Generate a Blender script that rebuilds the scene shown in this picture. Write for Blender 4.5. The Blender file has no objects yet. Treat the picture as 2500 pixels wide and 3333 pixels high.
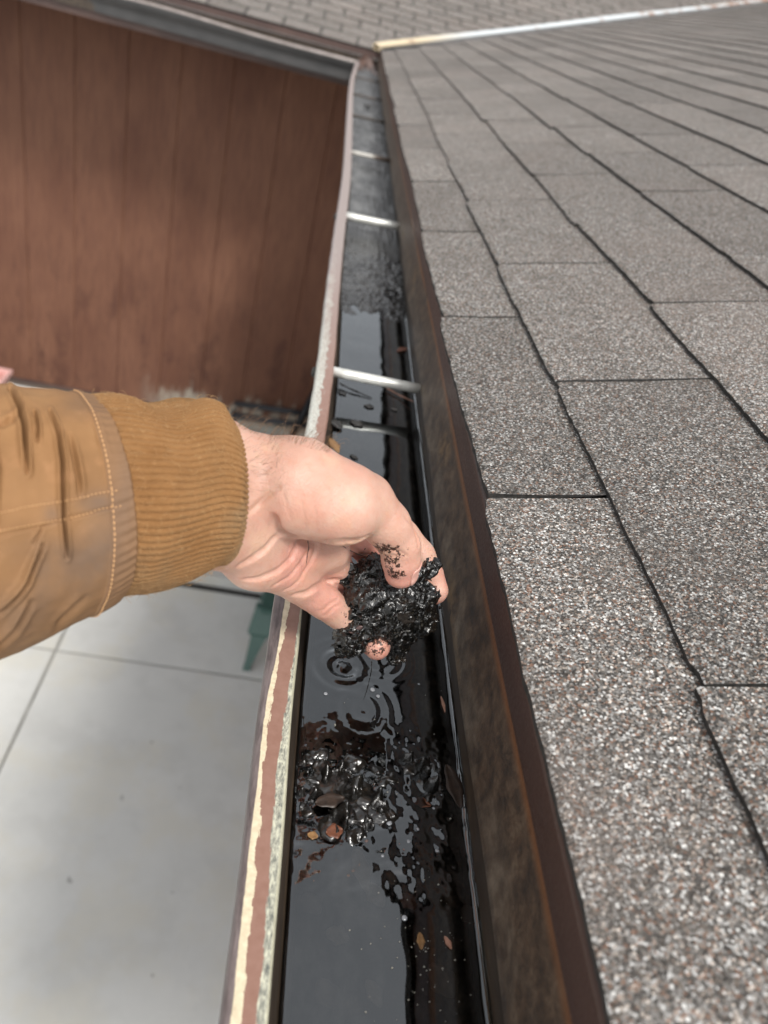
import bpy, bmesh, math, random
import numpy as np
from mathutils import Vector
random.seed(7); RNG = np.random.default_rng(7)
SC = bpy.context.scene
COL = SC.collection

# ------------------------------------------------------------------ camera
W, H, F = 2500.0, 3333.0, 2463.0
yaw, pit, rol = (math.radians(a) for a in (9.95, 33.35, 15.82))
def cam_rows():
    cy, sy, cp, sp, cr, sr = math.cos(yaw), math.sin(yaw), math.cos(pit), math.sin(pit), math.cos(rol), math.sin(rol)
    fwd = np.array([sy*cp, cy*cp, -sp]); right = np.array([cy, -sy, 0.0]); up = np.cross(right, fwd)
    return np.array([cr*right+sr*up, -sr*right+cr*up, fwd])
M = cam_rows(); RIGHT, UP, FWD = M
def ray(x, y): return M.T @ np.array([x-W/2, -(y-H/2), F])
def P(x, y, d): return ray(x, y)*d/F                      # point at depth d along the view axis
def onz(x, y, z): r = ray(x, y); return r*z/r[2]
def ony(x, y, Y): r = ray(x, y); return r*Y/r[1]
cam = bpy.data.cameras.new('camera'); camo = bpy.data.objects.new('camera', cam); COL.objects.link(camo)
from mathutils import Matrix
camo.matrix_world = Matrix(((RIGHT[0], UP[0], -FWD[0], 0), (RIGHT[1], UP[1], -FWD[1], 0), (RIGHT[2], UP[2], -FWD[2], 0), (0, 0, 0, 1)))
cam.sensor_fit = 'VERTICAL'; cam.sensor_height = 36; cam.sensor_width = 27
cam.lens = F/H*36; cam.clip_start = 0.02; cam.clip_end = 300
cam.dof.use_dof = True; cam.dof.focus_distance = 0.49; cam.dof.aperture_fstop = 6.6; cam.dof.aperture_blades = 7
SC.camera = camo

# ------------------------------------------------------------------ sky, sun, exposure
world = bpy.data.worlds.new("World"); SC.world = world; world.use_nodes = True
wn = world.node_tree; bg = wn.nodes['Background']
sky = wn.nodes.new('ShaderNodeTexSky'); sky.sky_type = 'NISHITA'; sky.sun_disc = False
SUNV = Vector((0.306, -0.66, 1.0)).normalized()
sky.sun_elevation = math.asin(SUNV.z); sky.sun_rotation = math.radians(155.1)
sky.air_density = 1.0; sky.dust_density = 2.0
hs = wn.nodes.new('ShaderNodeHueSaturation'); hs.inputs['Saturation'].default_value = 0.10
wn.links.new(sky.outputs[0], hs.inputs['Color']); wn.links.new(hs.outputs[0], bg.inputs['Color'])
bg.inputs['Strength'].default_value = 0.125
sl = bpy.data.lights.new('sun', 'SUN'); sl.energy = 1.5; sl.angle = math.radians(12); sl.color = (1, .96, .90)
so = bpy.data.objects.new('sun', sl); COL.objects.link(so); so.rotation_euler = SUNV.to_track_quat('Z', 'Y').to_euler()
SC.view_settings.view_transform = 'Standard'; SC.view_settings.look = 'None'
SC.view_settings.exposure = 0.94; SC.view_settings.gamma = 1.0
SC.cycles.max_bounces = 8; SC.cycles.transparent_max_bounces = 12
SC.cycles.use_denoising = True

# ------------------------------------------------------------------ node helper
class N:
    def __init__(s, name):
        s.m = bpy.data.materials.new(name); s.m.use_nodes = True; s.t = s.m.node_tree
        s.p = s.t.nodes['Principled BSDF']; s.out = s.t.nodes['Material Output']
    def n(s, typ, **kw):
        nd = s.t.nodes.new(typ)
        for k, v in kw.items(): setattr(nd, k, v)
        return nd
    def put(s, sock, v):
        if v is None: return
        if isinstance(v, bpy.types.NodeSocket): s.t.links.new(v, sock)
        else:
            if isinstance(v, (tuple, list)) and len(v) == 3 and sock.type == 'RGBA': v = (*v, 1)
            sock.default_value = v
    def co(s, which=None):
        return s.n('ShaderNodeTexCoord').outputs[which] if which else s.n('ShaderNodeNewGeometry').outputs['Position']
    def map(s, v, scale=(1, 1, 1), rot=(0, 0, 0), loc=(0, 0, 0)):
        m = s.n('ShaderNodeMapping'); s.put(m.inputs[0], v); m.inputs['Scale'].default_value = scale
        m.inputs['Rotation'].default_value = rot; m.inputs['Location'].default_value = loc; return m.outputs[0]
    def noise(s, v, scale, detail=3, rough=.55, dist=0, col=False):
        m = s.n('ShaderNodeTexNoise'); s.put(m.inputs['Vector'], v); s.put(m.inputs['Scale'], scale)
        m.inputs['Detail'].default_value = detail; m.inputs['Roughness'].default_value = rough; m.inputs['Distortion'].default_value = dist
        return m.outputs['Color' if col else 'Fac']
    def vor(s, v, scale, feature='F1', out='Distance', rnd=1):
        m = s.n('ShaderNodeTexVoronoi', feature=feature); s.put(m.inputs['Vector'], v); s.put(m.inputs['Scale'], scale)
        m.inputs['Randomness'].default_value = rnd; return m.outputs[out]
    def math(s, op, a, b=0.0, c=0.0, clamp=False):
        m = s.n('ShaderNodeMath', operation=op, use_clamp=clamp)
        s.put(m.inputs[0], a); s.put(m.inputs[1], b); s.put(m.inputs[2], c); return m.outputs[0]
    def ramp(s, f, stops, interp='LINEAR'):
        m = s.n('ShaderNodeValToRGB'); s.put(m.inputs[0], f); r = m.color_ramp; r.interpolation = interp
        while len(r.elements) < len(stops): r.elements.new(0.5)
        for e, (p, c) in zip(r.elements, stops):
            e.position = p; e.color = (c, c, c, 1) if isinstance(c, (int, float)) else (*c, 1)
        return m.outputs[0]
    def step(s, f, a, b): # smooth 0..1 between a and b
        m = s.n('ShaderNodeMapRange', interpolation_type='SMOOTHSTEP'); s.put(m.inputs[0], f)
        s.put(m.inputs[1], a); s.put(m.inputs[2], b); return m.outputs[0]
    def mix(s, f, a, b, bt='MIX'):
        m = s.n('ShaderNodeMix', data_type='RGBA', blend_type=bt); s.put(m.inputs[0], f); s.put(m.inputs[6], a); s.put(m.inputs[7], b); return m.outputs[2]
    def sep(s, v):
        m = s.n('ShaderNodeSeparateXYZ'); s.put(m.inputs[0], v); return m.outputs
    def attr(s, name): return s.n('ShaderNodeAttribute', attribute_name=name).outputs['Fac']
    def bump(s, h, strength, dist, normal=None):
        m = s.n('ShaderNodeBump'); s.put(m.inputs['Height'], h); m.inputs['Strength'].default_value = strength
        m.inputs['Distance'].default_value = dist; s.put(m.inputs['Normal'], normal); return m.outputs[0]
    def done(s, base, rough=.6, normal=None, metal=0, spec=.5, **kw):
        s.put(s.p.inputs['Base Color'], base); s.put(s.p.inputs['Roughness'], rough); s.put(s.p.inputs['Normal'], normal)
        s.put(s.p.inputs['Metallic'], metal); s.put(s.p.inputs['Specular IOR Level'], spec)
        for k, v in kw.items(): s.put(s.p.inputs[k.replace('_', ' ')], v)
        return s.m

# ------------------------------------------------------------------ object helpers
def empty(name, loc, label, cat, group=None):
    o = bpy.data.objects.new(name, None); COL.objects.link(o); o.location = loc; o.empty_display_size = .05
    o['label'] = label; o['category'] = cat
    if group: o['group'] = group
    return o
def wloc(o):
    v = Vector(o.location)
    while o.parent: o = o.parent; v += Vector(o.location)
    return v
def obj(name, verts, faces, mats, parent=None, smooth=True, fmat=None, uv=None, label=None, cat=None, group=None, kind=None, origin=None):
    verts = np.asarray(verts, float).reshape(-1, 3)
    off = np.array(wloc(parent)) if parent else (np.array(origin, float) if origin is not None else np.zeros(3))
    me = bpy.data.meshes.new(name)
    if isinstance(faces, np.ndarray):
        k = faces.shape[1]; me.vertices.add(len(verts)); me.vertices.foreach_set('co', (verts-off).ravel())
        me.loops.add(faces.size); me.loops.foreach_set('vertex_index', faces.astype(np.int32).ravel())
        me.polygons.add(len(faces)); me.polygons.foreach_set('loop_start', np.arange(0, faces.size, k, dtype=np.int32))
        me.update(calc_edges=True)
    else:
        me.from_pydata((verts-off).tolist(), [], [tuple(f) for f in faces])
    me.validate()
    if not isinstance(mats, (list, tuple)): mats = [mats]
    for m in mats: me.materials.append(m)
    if fmat is not None: me.polygons.foreach_set('material_index', np.asarray(fmat, np.int32))
    me.polygons.foreach_set('use_smooth', [smooth]*len(me.polygons))
    if uv is not None:
        l = me.uv_layers.new(name='UVMap'); idx = np.empty(len(me.loops), np.int32); me.loops.foreach_get('vertex_index', idx)
        l.data.foreach_set('uv', np.asarray(uv, np.float32)[idx].ravel())
    me.update()
    o = bpy.data.objects.new(name, me); COL.objects.link(o)
    if parent: o.parent = parent
    else: o.location = off
    if label: o['label'] = label
    if cat: o['category'] = cat
    if group: o['group'] = group
    if kind: o['kind'] = kind
    return o
def setattr_f(o, name, vals):
    a = o.data.attributes.new(name, 'FLOAT', 'POINT'); a.data.foreach_set('value', np.asarray(vals, np.float32))
def grid_faces(nu, nv, closed_v=False):
    i = np.arange(nu-1)[:, None]; j = np.arange(nv if closed_v else nv-1)[None, :]; j2 = (j+1) % nv
    return np.stack([(i*nv+j), ((i+1)*nv+j), ((i+1)*nv+j2), (i*nv+j2)], -1).reshape(-1, 4)
class MB:
    def __init__(s): s.v = []; s.f = []; s.m = []
    def add(s, v, f, mi=0):
        n = len(s.v); s.v += [tuple(p) for p in v]; s.f += [tuple(i+n for i in q) for q in f]; s.m += [mi]*len(f)
    def box(s, a, b, mi=0):
        x0, y0, z0 = a; x1, y1, z1 = b
        s.add([(x0,y0,z0),(x1,y0,z0),(x1,y1,z0),(x0,y1,z0),(x0,y0,z1),(x1,y0,z1),(x1,y1,z1),(x0,y1,z1)],
              [(3,2,1,0),(4,5,6,7),(0,1,5,4),(1,2,6,5),(2,3,7,6),(3,0,4,7)], mi)
    def hexa(s, lo, hi, mi=0): s.add(list(lo)+list(hi), [(3,2,1,0),(4,5,6,7),(0,1,5,4),(1,2,6,5),(2,3,7,6),(3,0,4,7)], mi)
    def tube(s, pts, r, n=8, mi=0, caps=True):
        pts = [np.asarray(p, float) for p in pts]; rs = r if isinstance(r, (list, tuple)) else [r]*len(pts)
        base = len(s.v); up = np.array([0.13, .27, .95])
        for i, p in enumerate(pts):
            t = pts[min(i+1, len(pts)-1)]-pts[max(i-1, 0)]; t = t/np.linalg.norm(t)
            a = np.cross(t, up); a /= np.linalg.norm(a); b = np.cross(t, a)
            for k in range(n):
                q = 2*math.pi*k/n; s.v.append(tuple(p+rs[i]*(math.cos(q)*a+math.sin(q)*b)))
        for i in range(len(pts)-1):
            for k in range(n):
                k2 = (k+1) % n; s.f.append((base+i*n+k, base+i*n+k2, base+(i+1)*n+k2, base+(i+1)*n+k)); s.m.append(mi)
        if caps:
            s.f.append(tuple(base+k for k in range(n))[::-1]); s.m.append(mi)
            e = base+(len(pts)-1)*n; s.f.append(tuple(e+k for k in range(n))); s.m.append(mi)
    def obj(s, name, mats, parent=None, smooth=False, **kw): return obj(name, s.v, s.f, mats, parent, smooth, s.m, **kw)
def vnoise(p, seed=0):      # value noise, p (...,3) -> 0..1
    p = np.asarray(p, np.float32); i = np.floor(p).astype(np.int64); f = p-i; f = f*f*(3-2*f); out = 0
    def h(x, y, z):
        n = (x*374761393+y*668265263+z*2147483647+seed*1274126177) & 0xffffffff
        n = ((n ^ (n >> 13))*1274126177) & 0xffffffff; n = n ^ (n >> 16); return (n & 0xffff).astype(np.float32)/65535
    for a in (0, 1):
        for b in (0, 1):
            for c in (0, 1):
                w = (f[..., 0] if a else 1-f[..., 0])*(f[..., 1] if b else 1-f[..., 1])*(f[..., 2] if c else 1-f[..., 2])
                out = out+w*h(i[..., 0]+a, i[..., 1]+b, i[..., 2]+c)
    return out
def fbm(p, o=3, seed=0):
    a = 1; t = 0; s = 0; p = np.asarray(p, np.float32)
    for k in range(o): t = t+a*vnoise(p*2**k, seed+k); s += a; a *= .5
    return t/s
def sstep(x, a, b): t = np.clip((x-a)/(b-a), 0, 1); return t*t*(3-2*t)

# ------------------------------------------------------------------ materials
def mat_shingle(dark=1.0):
    b = N('asphalt_shingle'); c = b.co()
    v = b.vor(c, 820, out='Color'); vs = b.sep(v)
    g = b.ramp(vs[0], [(0, (.035,.032,.03)), (.25, (.070,.066,.061)), (.52, (.155,.146,.136)), (.74, (.245,.233,.22)), (.90, (.43,.425,.41)), (1, (.64,.635,.62))])
    g = b.mix(b.math('MULTIPLY', b.step(vs[1], .55, .7), .75), g, b.mix(1.0, g, (1.08, .93, .81), 'MULTIPLY')); g = b.mix(b.math('MULTIPLY', b.step(vs[1], .86, .92), .6), g, (.24, .12, .075))
    v2 = b.sep(b.vor(c, 520, out='Color')); g = b.mix(b.math('MULTIPLY', b.step(v2[0], .92, .95), b.step(b.vor(c, 520), .55, .38)), g, (.76, .75, .72))
    n1 = b.noise(c, 9, 5, .6); g = b.mix(b.math('MULTIPLY', b.step(n1, .45, .75), .38), g, (.115,.10,.088))
    n2 = b.noise(c, 3.1, 3); g = b.mix(b.math('MULTIPLY', b.step(n2, .5, .7), .25), g, (.25,.205,.18))
    n3 = b.noise(c, 60, 3, .7); g = b.mix(b.math('MULTIPLY', b.step(n3, .55, .75), .35), g, (.10,.09,.08))
    g = b.mix(1.0, g, b.ramp(b.attr('tone'), [(0, .76), (1, 1.02)]), 'MULTIPLY')
    d = b.vor(c, 900); hgt = b.math('MULTIPLY_ADD', vs[2], .6, b.math('SUBTRACT', 1, d))
    return b.done(g, .85, b.bump(hgt, .7, .0012), spec=.3)
M_SH = mat_shingle()
b = N('asphalt_edge'); M_SHE = b.done(b.ramp(b.noise(b.co(), 300, 2), [(.3, (.012,.012,.011)), (.8, (.06,.056,.052))]), .9)
b = N('roof_underlay'); M_UND = b.done((.012,.012,.012), .9)

b = N('rusty_flashing'); c = b.co(); x, y, z = b.sep(c)
n = b.noise(b.map(c, (1, .8, 1)), 75, 6, .66); n2 = b.noise(b.map(c, (1, .5, 1)), 34, 4, .65); n3 = b.noise(c, 520, 3, .7)
g = b.ramp(b.math('ADD', b.math('MULTIPLY', n, .7), b.math('MULTIPLY', n3, .3)), [(.36, (.030,.024,.021)), (.46, (.060,.040,.028)), (.54, (.095,.062,.041)), (.66, (.16,.115,.077))])
low = b.math('MULTIPLY', b.step(z, -.325, -.352), b.step(n2, .35, .6)); g = b.mix(b.math('MULTIPLY', low, .8), g, b.ramp(n, [(.36, (.085,.062,.046)), (.5, (.135,.105,.077)), (.66, (.21,.17,.13))]))
och = b.math('MULTIPLY', b.step(b.noise(b.map(c, (1, .4, 1), loc=(3, 1, 0)), 13, 4), .56, .68), b.step(n, .4, .6)); g = b.mix(b.math('MULTIPLY', och, .7), g, (.20,.125,.06))
rid = b.math('MULTIPLY', b.step(z, -.314, -.3065), b.step(b.noise(b.map(c, (1, .3, 1)), 30, 3), .25, .5)); g = b.mix(b.math('MULTIPLY', rid, .9), g, (.20,.085,.035))
top = b.step(z, -.3045, -.3005); g = b.mix(top, g, b.ramp(b.noise(b.map(c, (1, .1, 1)), 30, 3), [(.3, (.050,.026,.020)), (.7, (.078,.040,.030))]))
M_RUST = b.done(g, b.ramp(n3, [(.3, .35), (.8, .62)]), b.bump(n3, .25, .0006, b.bump(n, .25, .001)), spec=.5)

# rim of the gutter: painted strips that follow the lip, u across, v = distance along
b = N('peeling_paint_rim'); uv = b.co('UV'); u, v, _ = b.sep(uv); c = b.co()
lv = b.n('ShaderNodeCombineXYZ'); b.put(lv.inputs[0], b.math('MULTIPLY', u, .02)); b.put(lv.inputs[1], b.math('MULTIPLY', v, .35)); lv = lv.outputs[0]
w1 = b.math('SUBTRACT', b.noise(lv, 60, 5, .65), .5); w2 = b.math('SUBTRACT', b.noise(b.map(lv, loc=(1, 0, 2)), 110, 6, .75), .5)
w3 = b.math('SUBTRACT', b.noise(b.map(lv, loc=(0, 0, 5)), 32, 4, .6), .5)
w4 = b.math('MULTIPLY', b.math('SUBTRACT', b.sep(b.vor(b.map(lv, (1, 1, 1)), 260, out='Color'))[0], .5), .20); w2 = b.math('ADD', w2, w4)
brown = b.ramp(b.noise(c, 180, 4, .6), [(.25, (.235,.125,.092)), (.75, (.29,.168,.13))])
far = b.step(v, .5, 1.4); brown = b.mix(far, brown, (.31,.255,.238))
purple = b.ramp(b.noise(b.map(c, (1, .15, 1)), 260, 4, .7), [(.3, (.06,.045,.045)), (.7, (.22,.18,.175))])
cream = b.ramp(b.noise(c, 300, 3, .6), [(.2, (.50,.42,.29)), (.55, (.66,.575,.41)), (.8, (.74,.67,.51))])
grey = b.ramp(b.noise(b.map(c, (1, .35, 1)), 520, 5, .8), [(.36, (.10,.11,.10)), (.50, (.34,.34,.28)), (.62, (.60,.60,.47))])
col = purple
# cream stripe left edge L(v), right edge R(v)
Lc = b.math('ADD', .13, b.math('MULTIPLY', w3, .12)); Lc = b.math('ADD', Lc, b.math('MULTIPLY', b.step(v, .30, .37), .18))
Rc = b.ramp(b.math('MULTIPLY', v, 1.0), [(.10, .42), (.20, .38), (.25, .31), (.31, .27), (.36, .40), (.40, .46)])
Rc = b.math('ADD', Rc, b.math('ADD', b.math('MULTIPLY', w2, .34), b.math('MULTIPLY', w1, .42)))
col = b.mix(b.step(b.math('SUBTRACT', u, b.math('ADD', Lc, b.math('MULTIPLY', w2, .08))), 0, .03), col, cream)
col = b.mix(b.step(b.math('SUBTRACT', u, Rc), 0, .012), col, brown)
Rb = b.ramp(v, [(.10, .74), (.20, .70), (.26, .66), (.33, .80), (.40, .95), (.46, 1.0)])
Rb = b.math('ADD', Rb, b.math('MULTIPLY', w2, .26))
col = b.mix(b.step(b.math('SUBTRACT', u, Rb), 0, .02), col, grey)
rim2 = b.math('MULTIPLY', b.step(u, .90, .95), b.step(v, .44, .40)); col = b.mix(b.math('MULTIPLY', rim2, .7), col, (.56,.54,.40))
# lichen / bare metal patches past the hand
lf = b.step(v, .47, .5); col = b.mix(lf, col, b.mix(b.step(b.math('ADD', u, b.math('MULTIPLY', w1, .3)), .10, .16), (.30,.26,.25), brown))
lich = b.math('MULTIPLY', lf, b.math('MULTIPLY', b.step(b.math('ADD', u, b.math('MULTIPLY', w2, .9)), .52, .46), b.step(b.math('ADD', v, b.math('MULTIPLY', w3, 1.2)), 1.3, .75)))
lich = b.math('MULTIPLY', lich, b.step(b.noise(c, 420, 5, .8), .40, .46))
col = b.mix(lich, col, b.ramp(b.noise(c, 700, 4, .8), [(.35, (.27,.28,.25)), (.6, (.62,.62,.56))]))
scr = b.step(b.noise(b.map(lv, (1, 12, 1)), 34, 2, .5), .76, .79); col = b.mix(b.math('MULTIPLY', scr, .45), col, (.10,.07,.06))
M_RIM = b.done(col, b.ramp(w1, [(0, .45), (1, .6)]), b.bump(b.math('ADD', b.math('MULTIPLY', b.step(b.math('SUBTRACT', u, Rc), 0, .015), 1), b.math('MULTIPLY', w2, .5)), .5, .0006), spec=.4)

b = N('gutter_inside'); c = b.co(); n = b.noise(b.map(c, (1, .2, 1)), 60, 5, .65)
M_GIN = b.done(b.ramp(n, [(.3, (.020,.014,.010)), (.6, (.060,.042,.028)), (.8, (.13,.10,.07))]), .5, b.bump(n, .3, .001))
b = N('gutter_outside'); c = b.co(); n = b.noise(b.map(c, (.3, .3, 1)), 30, 4)
M_GOUT = b.done(b.ramp(n, [(.3, (.035,.035,.036)), (.7, (.058,.056,.056))]), .45)
b = N('gutter_lip_far'); c = b.co(); M_GLIP = b.done(b.ramp(b.noise(c, 8, 4), [(.3, (.22,.185,.17)), (.7, (.42,.37,.35))]), .5)

b = N('brown_paint'); c = b.co(); M_BRN = b.done(b.ramp(b.noise(c, 5, 4), [(.3, (.055,.032,.028)), (.7, (.10,.06,.05))]), .55)
# siding: faded red-brown paint, worn and peeling near the foot
b = N('red_brown_siding'); c = b.co(); x, y, z = b.sep(c)
n = b.noise(b.map(c, (1.2, 1, .5)), 2.2, 5, .6); st = b.noise(b.map(c, (1, 1, .12)), 45, 4, .6); n2 = b.noise(b.map(c, (1, 1, .4)), 7, 5, .7)
g = b.ramp(n, [(.3, (.112,.047,.028)), (.7, (.180,.086,.052))]); g = b.mix(b.math('MULTIPLY', b.step(st, .4, .7), .45), g, (.085,.034,.024))
stain = b.math('MULTIPLY', b.step(n2, .5, .66), b.step(z, -1.9, -2.9)); g = b.mix(b.math('MULTIPLY', stain, .6), g, (.06,.024,.017))
peel = b.math('MULTIPLY', b.step(b.math('ADD', z, b.math('MULTIPLY', b.math('SUBTRACT', b.noise(b.map(c, (1, 1, .25)), 13, 5, .75), .5), 1.0)), -3.24, -3.40), b.step(x, -1.4, -1.0))
g = b.mix(b.math('MULTIPLY', peel, .9), g, b.ramp(b.noise(c, 40, 3), [(.3, (.26,.22,.17)), (.7, (.40,.37,.31))]))
M_SID = b.done(g, .7, b.bump(st, .15, .004), spec=.3)
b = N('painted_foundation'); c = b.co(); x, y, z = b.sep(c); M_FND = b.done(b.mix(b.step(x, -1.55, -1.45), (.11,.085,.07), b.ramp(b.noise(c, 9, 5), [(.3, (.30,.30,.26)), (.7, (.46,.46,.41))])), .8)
# concrete patio
b = N('concrete_patio'); c = b.co(); n = b.noise(c, 1.1, 6, .6); n2 = b.noise(b.map(c, (1, 1.0, 1)), 14, 6, .7); sp = b.noise(c, 11, 2, .4)
g = b.ramp(n, [(.3, (.54,.545,.525)), (.7, (.64,.64,.615))]); g = b.mix(b.math('MULTIPLY', b.step(b.noise(b.map(c, loc=(7, 3, 0)), 3.6, 5, .65), .45, .66), .35), g, (.44,.44,.42)); g = b.mix(b.math('MULTIPLY', b.step(b.noise(c, 2.3, 4, .6), .50, .66), .45), g, (.58,.55,.46)); g = b.mix(b.math('MULTIPLY', b.step(n2, .40, .72), .42), g, (.55,.555,.535))
g = b.mix(b.math('MULTIPLY', b.step(sp, .735, .76), .6), g, (.17,.165,.155)); br = b.noise(b.map(c, (2, 60, 1)), 3, 2); g = b.mix(b.math('MULTIPLY', br, .12), g, (.56,.56,.54))
M_CON = b.done(g, .85, b.bump(n2, .2, .003), spec=.2)
b = N('joint_dirt'); M_JNT = b.done(b.ramp(b.noise(b.co(), 6, 4), [(.35, (.13,.125,.11)), (.65, (.30,.29,.27))]), .9)
# flashing
b = N('valley_metal'); c = b.co(); n = b.noise(c, 7, 4, .6); M_VAL = b.done(b.ramp(n, [(.3, (.075,.072,.070)), (.7, (.12,.115,.11))]), .6, spec=.3)
b = N('valley_white'); c = b.co(); x, y, z = b.sep(c); n = b.noise(c, 5, 5, .7)
g = b.mix(b.step(x, .35, .8), (.66,.55,.38), (.66,.70,.72)); g = b.mix(b.step(b.math('ADD', n, b.math('MULTIPLY', b.step(x, 2.1, 2.6), .16)), .60, .72), g, (.34,.20,.13)); M_VALW = b.done(g, .5)
b = N('ferrule_metal'); c = b.co(); n = b.noise(c, 90, 4, .6); M_FER = b.done(b.ramp(n, [(.3, (.62,.62,.57)), (.7, (.84,.84,.80))]), .38, b.bump(n, .1, .0005), metal=.35)
b = N('ferrule_rusty'); c = b.co(); n = b.noise(c, 60, 4, .6); M_FER2 = b.done(b.ramp(n, [(.35, (.03,.028,.026)), (.6, (.09,.07,.055)), (.8, (.25,.22,.18))]), .6)
b = N('ferrule_pale'); c = b.co(); x, y, z = b.sep(c); M_FER3 = b.done(b.mix(b.step(b.math('ADD', x, b.math('MULTIPLY', b.noise(c, 90, 3), .04)), .11, .125), (.50,.48,.44), (.09,.065,.05)), .55)
b = N('copper_brown_metal'); c = b.co(); M_SPL = b.done(b.ramp(b.noise(c, 25, 4), [(.35, (.03,.018,.014)), (.55, (.13,.075,.055)), (.75, (.34,.23,.19))]), .4, metal=.2)

# ------------------------------------------------------------------ setting: patio
GZ = -3.63; YW = 6.25
S0, RS, XE, YE = .285, math.atan(.285), .1435, 5.48
jx, jy = -1.122, 3.322
def patio():
    m = MB(); g = .007
    xs = [-40, jx-3.0, jx, jx+3.0, 40]; ys = [-40, jy-6.4, jy-3.2, jy, jy+4.0, 40]
    for i in range(len(xs)-1):
        for j in range(len(ys)-1):
            a, b_, c_, d = xs[i]+g, xs[i+1]-g, ys[j]+g, ys[j+1]-g
            m.box((a, c_, GZ-.1), (b_, d, GZ))
    o = m.obj('patio', M_CON, kind='structure')
    bm = bmesh.new(); bm.from_mesh(o.data); bmesh.ops.bevel(bm, geom=[e for e in bm.edges if all(v.co.z > GZ-.01 for v in e.verts)], offset=.006, segments=2, affect='EDGES'); bm.to_mesh(o.data); bm.free()
    m = MB(); m.box((-60, -60, GZ-.2), (60, 60, GZ-.012)); m.obj('ground', M_JNT, kind='structure')
patio()

# ------------------------------------------------------------------ the house
house = empty('house', (1.0, 6.0, GZ), 'brown sided house with grey shingled roofs meeting in a valley', 'house')
def shingle_roof(name, T, rows, ylim, first, joints, seed, tile, gp=None, cut=0):
    """T(s,y,h)->world ; s = distance up slope, y = along eave, h = height off the plane."""
    rg = random.Random(seed); V = []; Fc = []; Mi = []; tone = []
    e = .1415; thick = .0050
    for k in range(rows):
        s0 = 0 if k == 0 else first+(k-1)*e
        s1 = (first if k == 0 else s0+e)+.012
        ya, yb = ylim(s0)
        ph = joints[k % 2]; n0 = math.floor((ya-ph)/tile); ys = [ph+(n0+i)*tile+rg.uniform(-.008, .008)*(k > 0) for i in range(int((yb-ya)/tile)+3)]
        for i in range(len(ys)-1):
            a, b_ = ys[i], ys[i+1]
            a = max(a, ya); b_ = min(b_, ylim((s0+s1)/2)[1]+.0)
            if b_-a < .02: continue
            near = a < 2.2 and k < 8
            ds = rg.uniform(-.0026, .0026); rot = rg.uniform(-.006, .006); lift = rg.uniform(0, .0015); tn = rg.uniform(0, 1)
            gap = gp or (rg.choice([.0010, .0014, .0019]) if k else rg.choice([.0014, .0026])); st = .008 if near else .05
            if k == 0 and abs(b_-.439) < .02: b_ -= .0035
            ny = max(2, int((b_-a)/st)+1); base = len(V)
            for j in range(ny+1):
                t = j/ny; y = a+gap+(b_-a-2*gap)*t
                wob = .0005*(math.sin(y*17+k*2.1)+.6*math.sin(y*41+k))+(rg.uniform(-.0006, .0006) if near else 0)
                sl_ = s0+ds+rot*(t-.5)*tile/.35+wob
                if t < .03 or t > .97: sl_ += .002
                bend = .003*math.sin(math.pi*0+k*1.7+i)*1.0
                for ss, hh in ((sl_, -.0005), (sl_, thick+lift), (sl_+.003, thick+.0008+lift), ((s0+s1)/2, thick*.62+lift*.5), (s1, .0012)):
                    yy = y+(0 if 0 < j < ny else bend*math.sin((ss-s0)/e*3.1))
                    lim = ylim(ss)[1]
                    V.append(T(ss, min(yy, lim), hh)); tone.append(tn)
            for j in range(ny):
                for q in range(4):
                    A = base+j*5+q; Fc.append((A, A+5, A+6, A+1)); Mi.append(1 if q == 0 else 0)
            Fc.append((base, base+1, base+2, base+3, base+4)); Mi.append(1)
            E_ = base+ny*5; Fc.append((E_+4, E_+3, E_+2, E_+1, E_)); Mi.append(1)
    o = obj(name, V, Fc, [M_SH, M_SHE], house, False, Mi); setattr_f(o, 'tone', tone); return o
cs, sn = math.cos(RS), math.sin(RS)
def Tn(s, y, h): return (XE+s*cs-h*sn, y, -.2705+s*sn+h*cs)
def Tf(s, x, h): return (-x, YE+s*cs-h*sn, -.2900+s*sn+h*cs)       # mirrored along-coordinate: -X
FIRST = .083
shingle_roof('shingle_roof', Tn, 52, lambda s: (-.9, YE+s*cs-.40), FIRST, (.439, .607), 3, .35)
far_roof_y = lambda s: (-7.0, 0)
rg_ = random.Random(5)
def far_T(s, y, h): return (y, YE+s*cs-h*sn, -.2925+s*sn+h*cs)
def far_lim(s): return (-6.0, XE+s*cs-.045)
fr = shingle_roof('shingle_roof', far_T, 60, far_lim, .1415, (.0, .115), 9, .23, .0055)
# roof decks below the shingles
m = MB(); m.hexa([(XE+.012, -.95, -.2905), (8, -.95, -.2905+(8-XE-.012)*S0), (8, YE+8-XE, -.2905+(8-XE-.012)*S0), (XE+.012, YE, -.2905)],
                 [(XE+.012, -.95, -.2715), (8, -.95, -.2715+(8-XE-.012)*S0), (8, YE+8-XE, -.2715+(8-XE-.012)*S0), (XE+.012, YE, -.2715)])
m.hexa([(-6, YE+.012, -.3125), (XE, YE+.012, -.3125), (XE+8.6, YE+8.6, -.3125+8.588*S0), (-6, YE+8.6, -.3125+8.588*S0)],
       [(-6, YE+.012, -.2935), (XE, YE+.012, -.2935), (XE+8.6, YE+8.6, -.2935+8.588*S0), (-6, YE+8.6, -.2935+8.588*S0)])
m.obj('roof_deck', M_UND, house)
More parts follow.
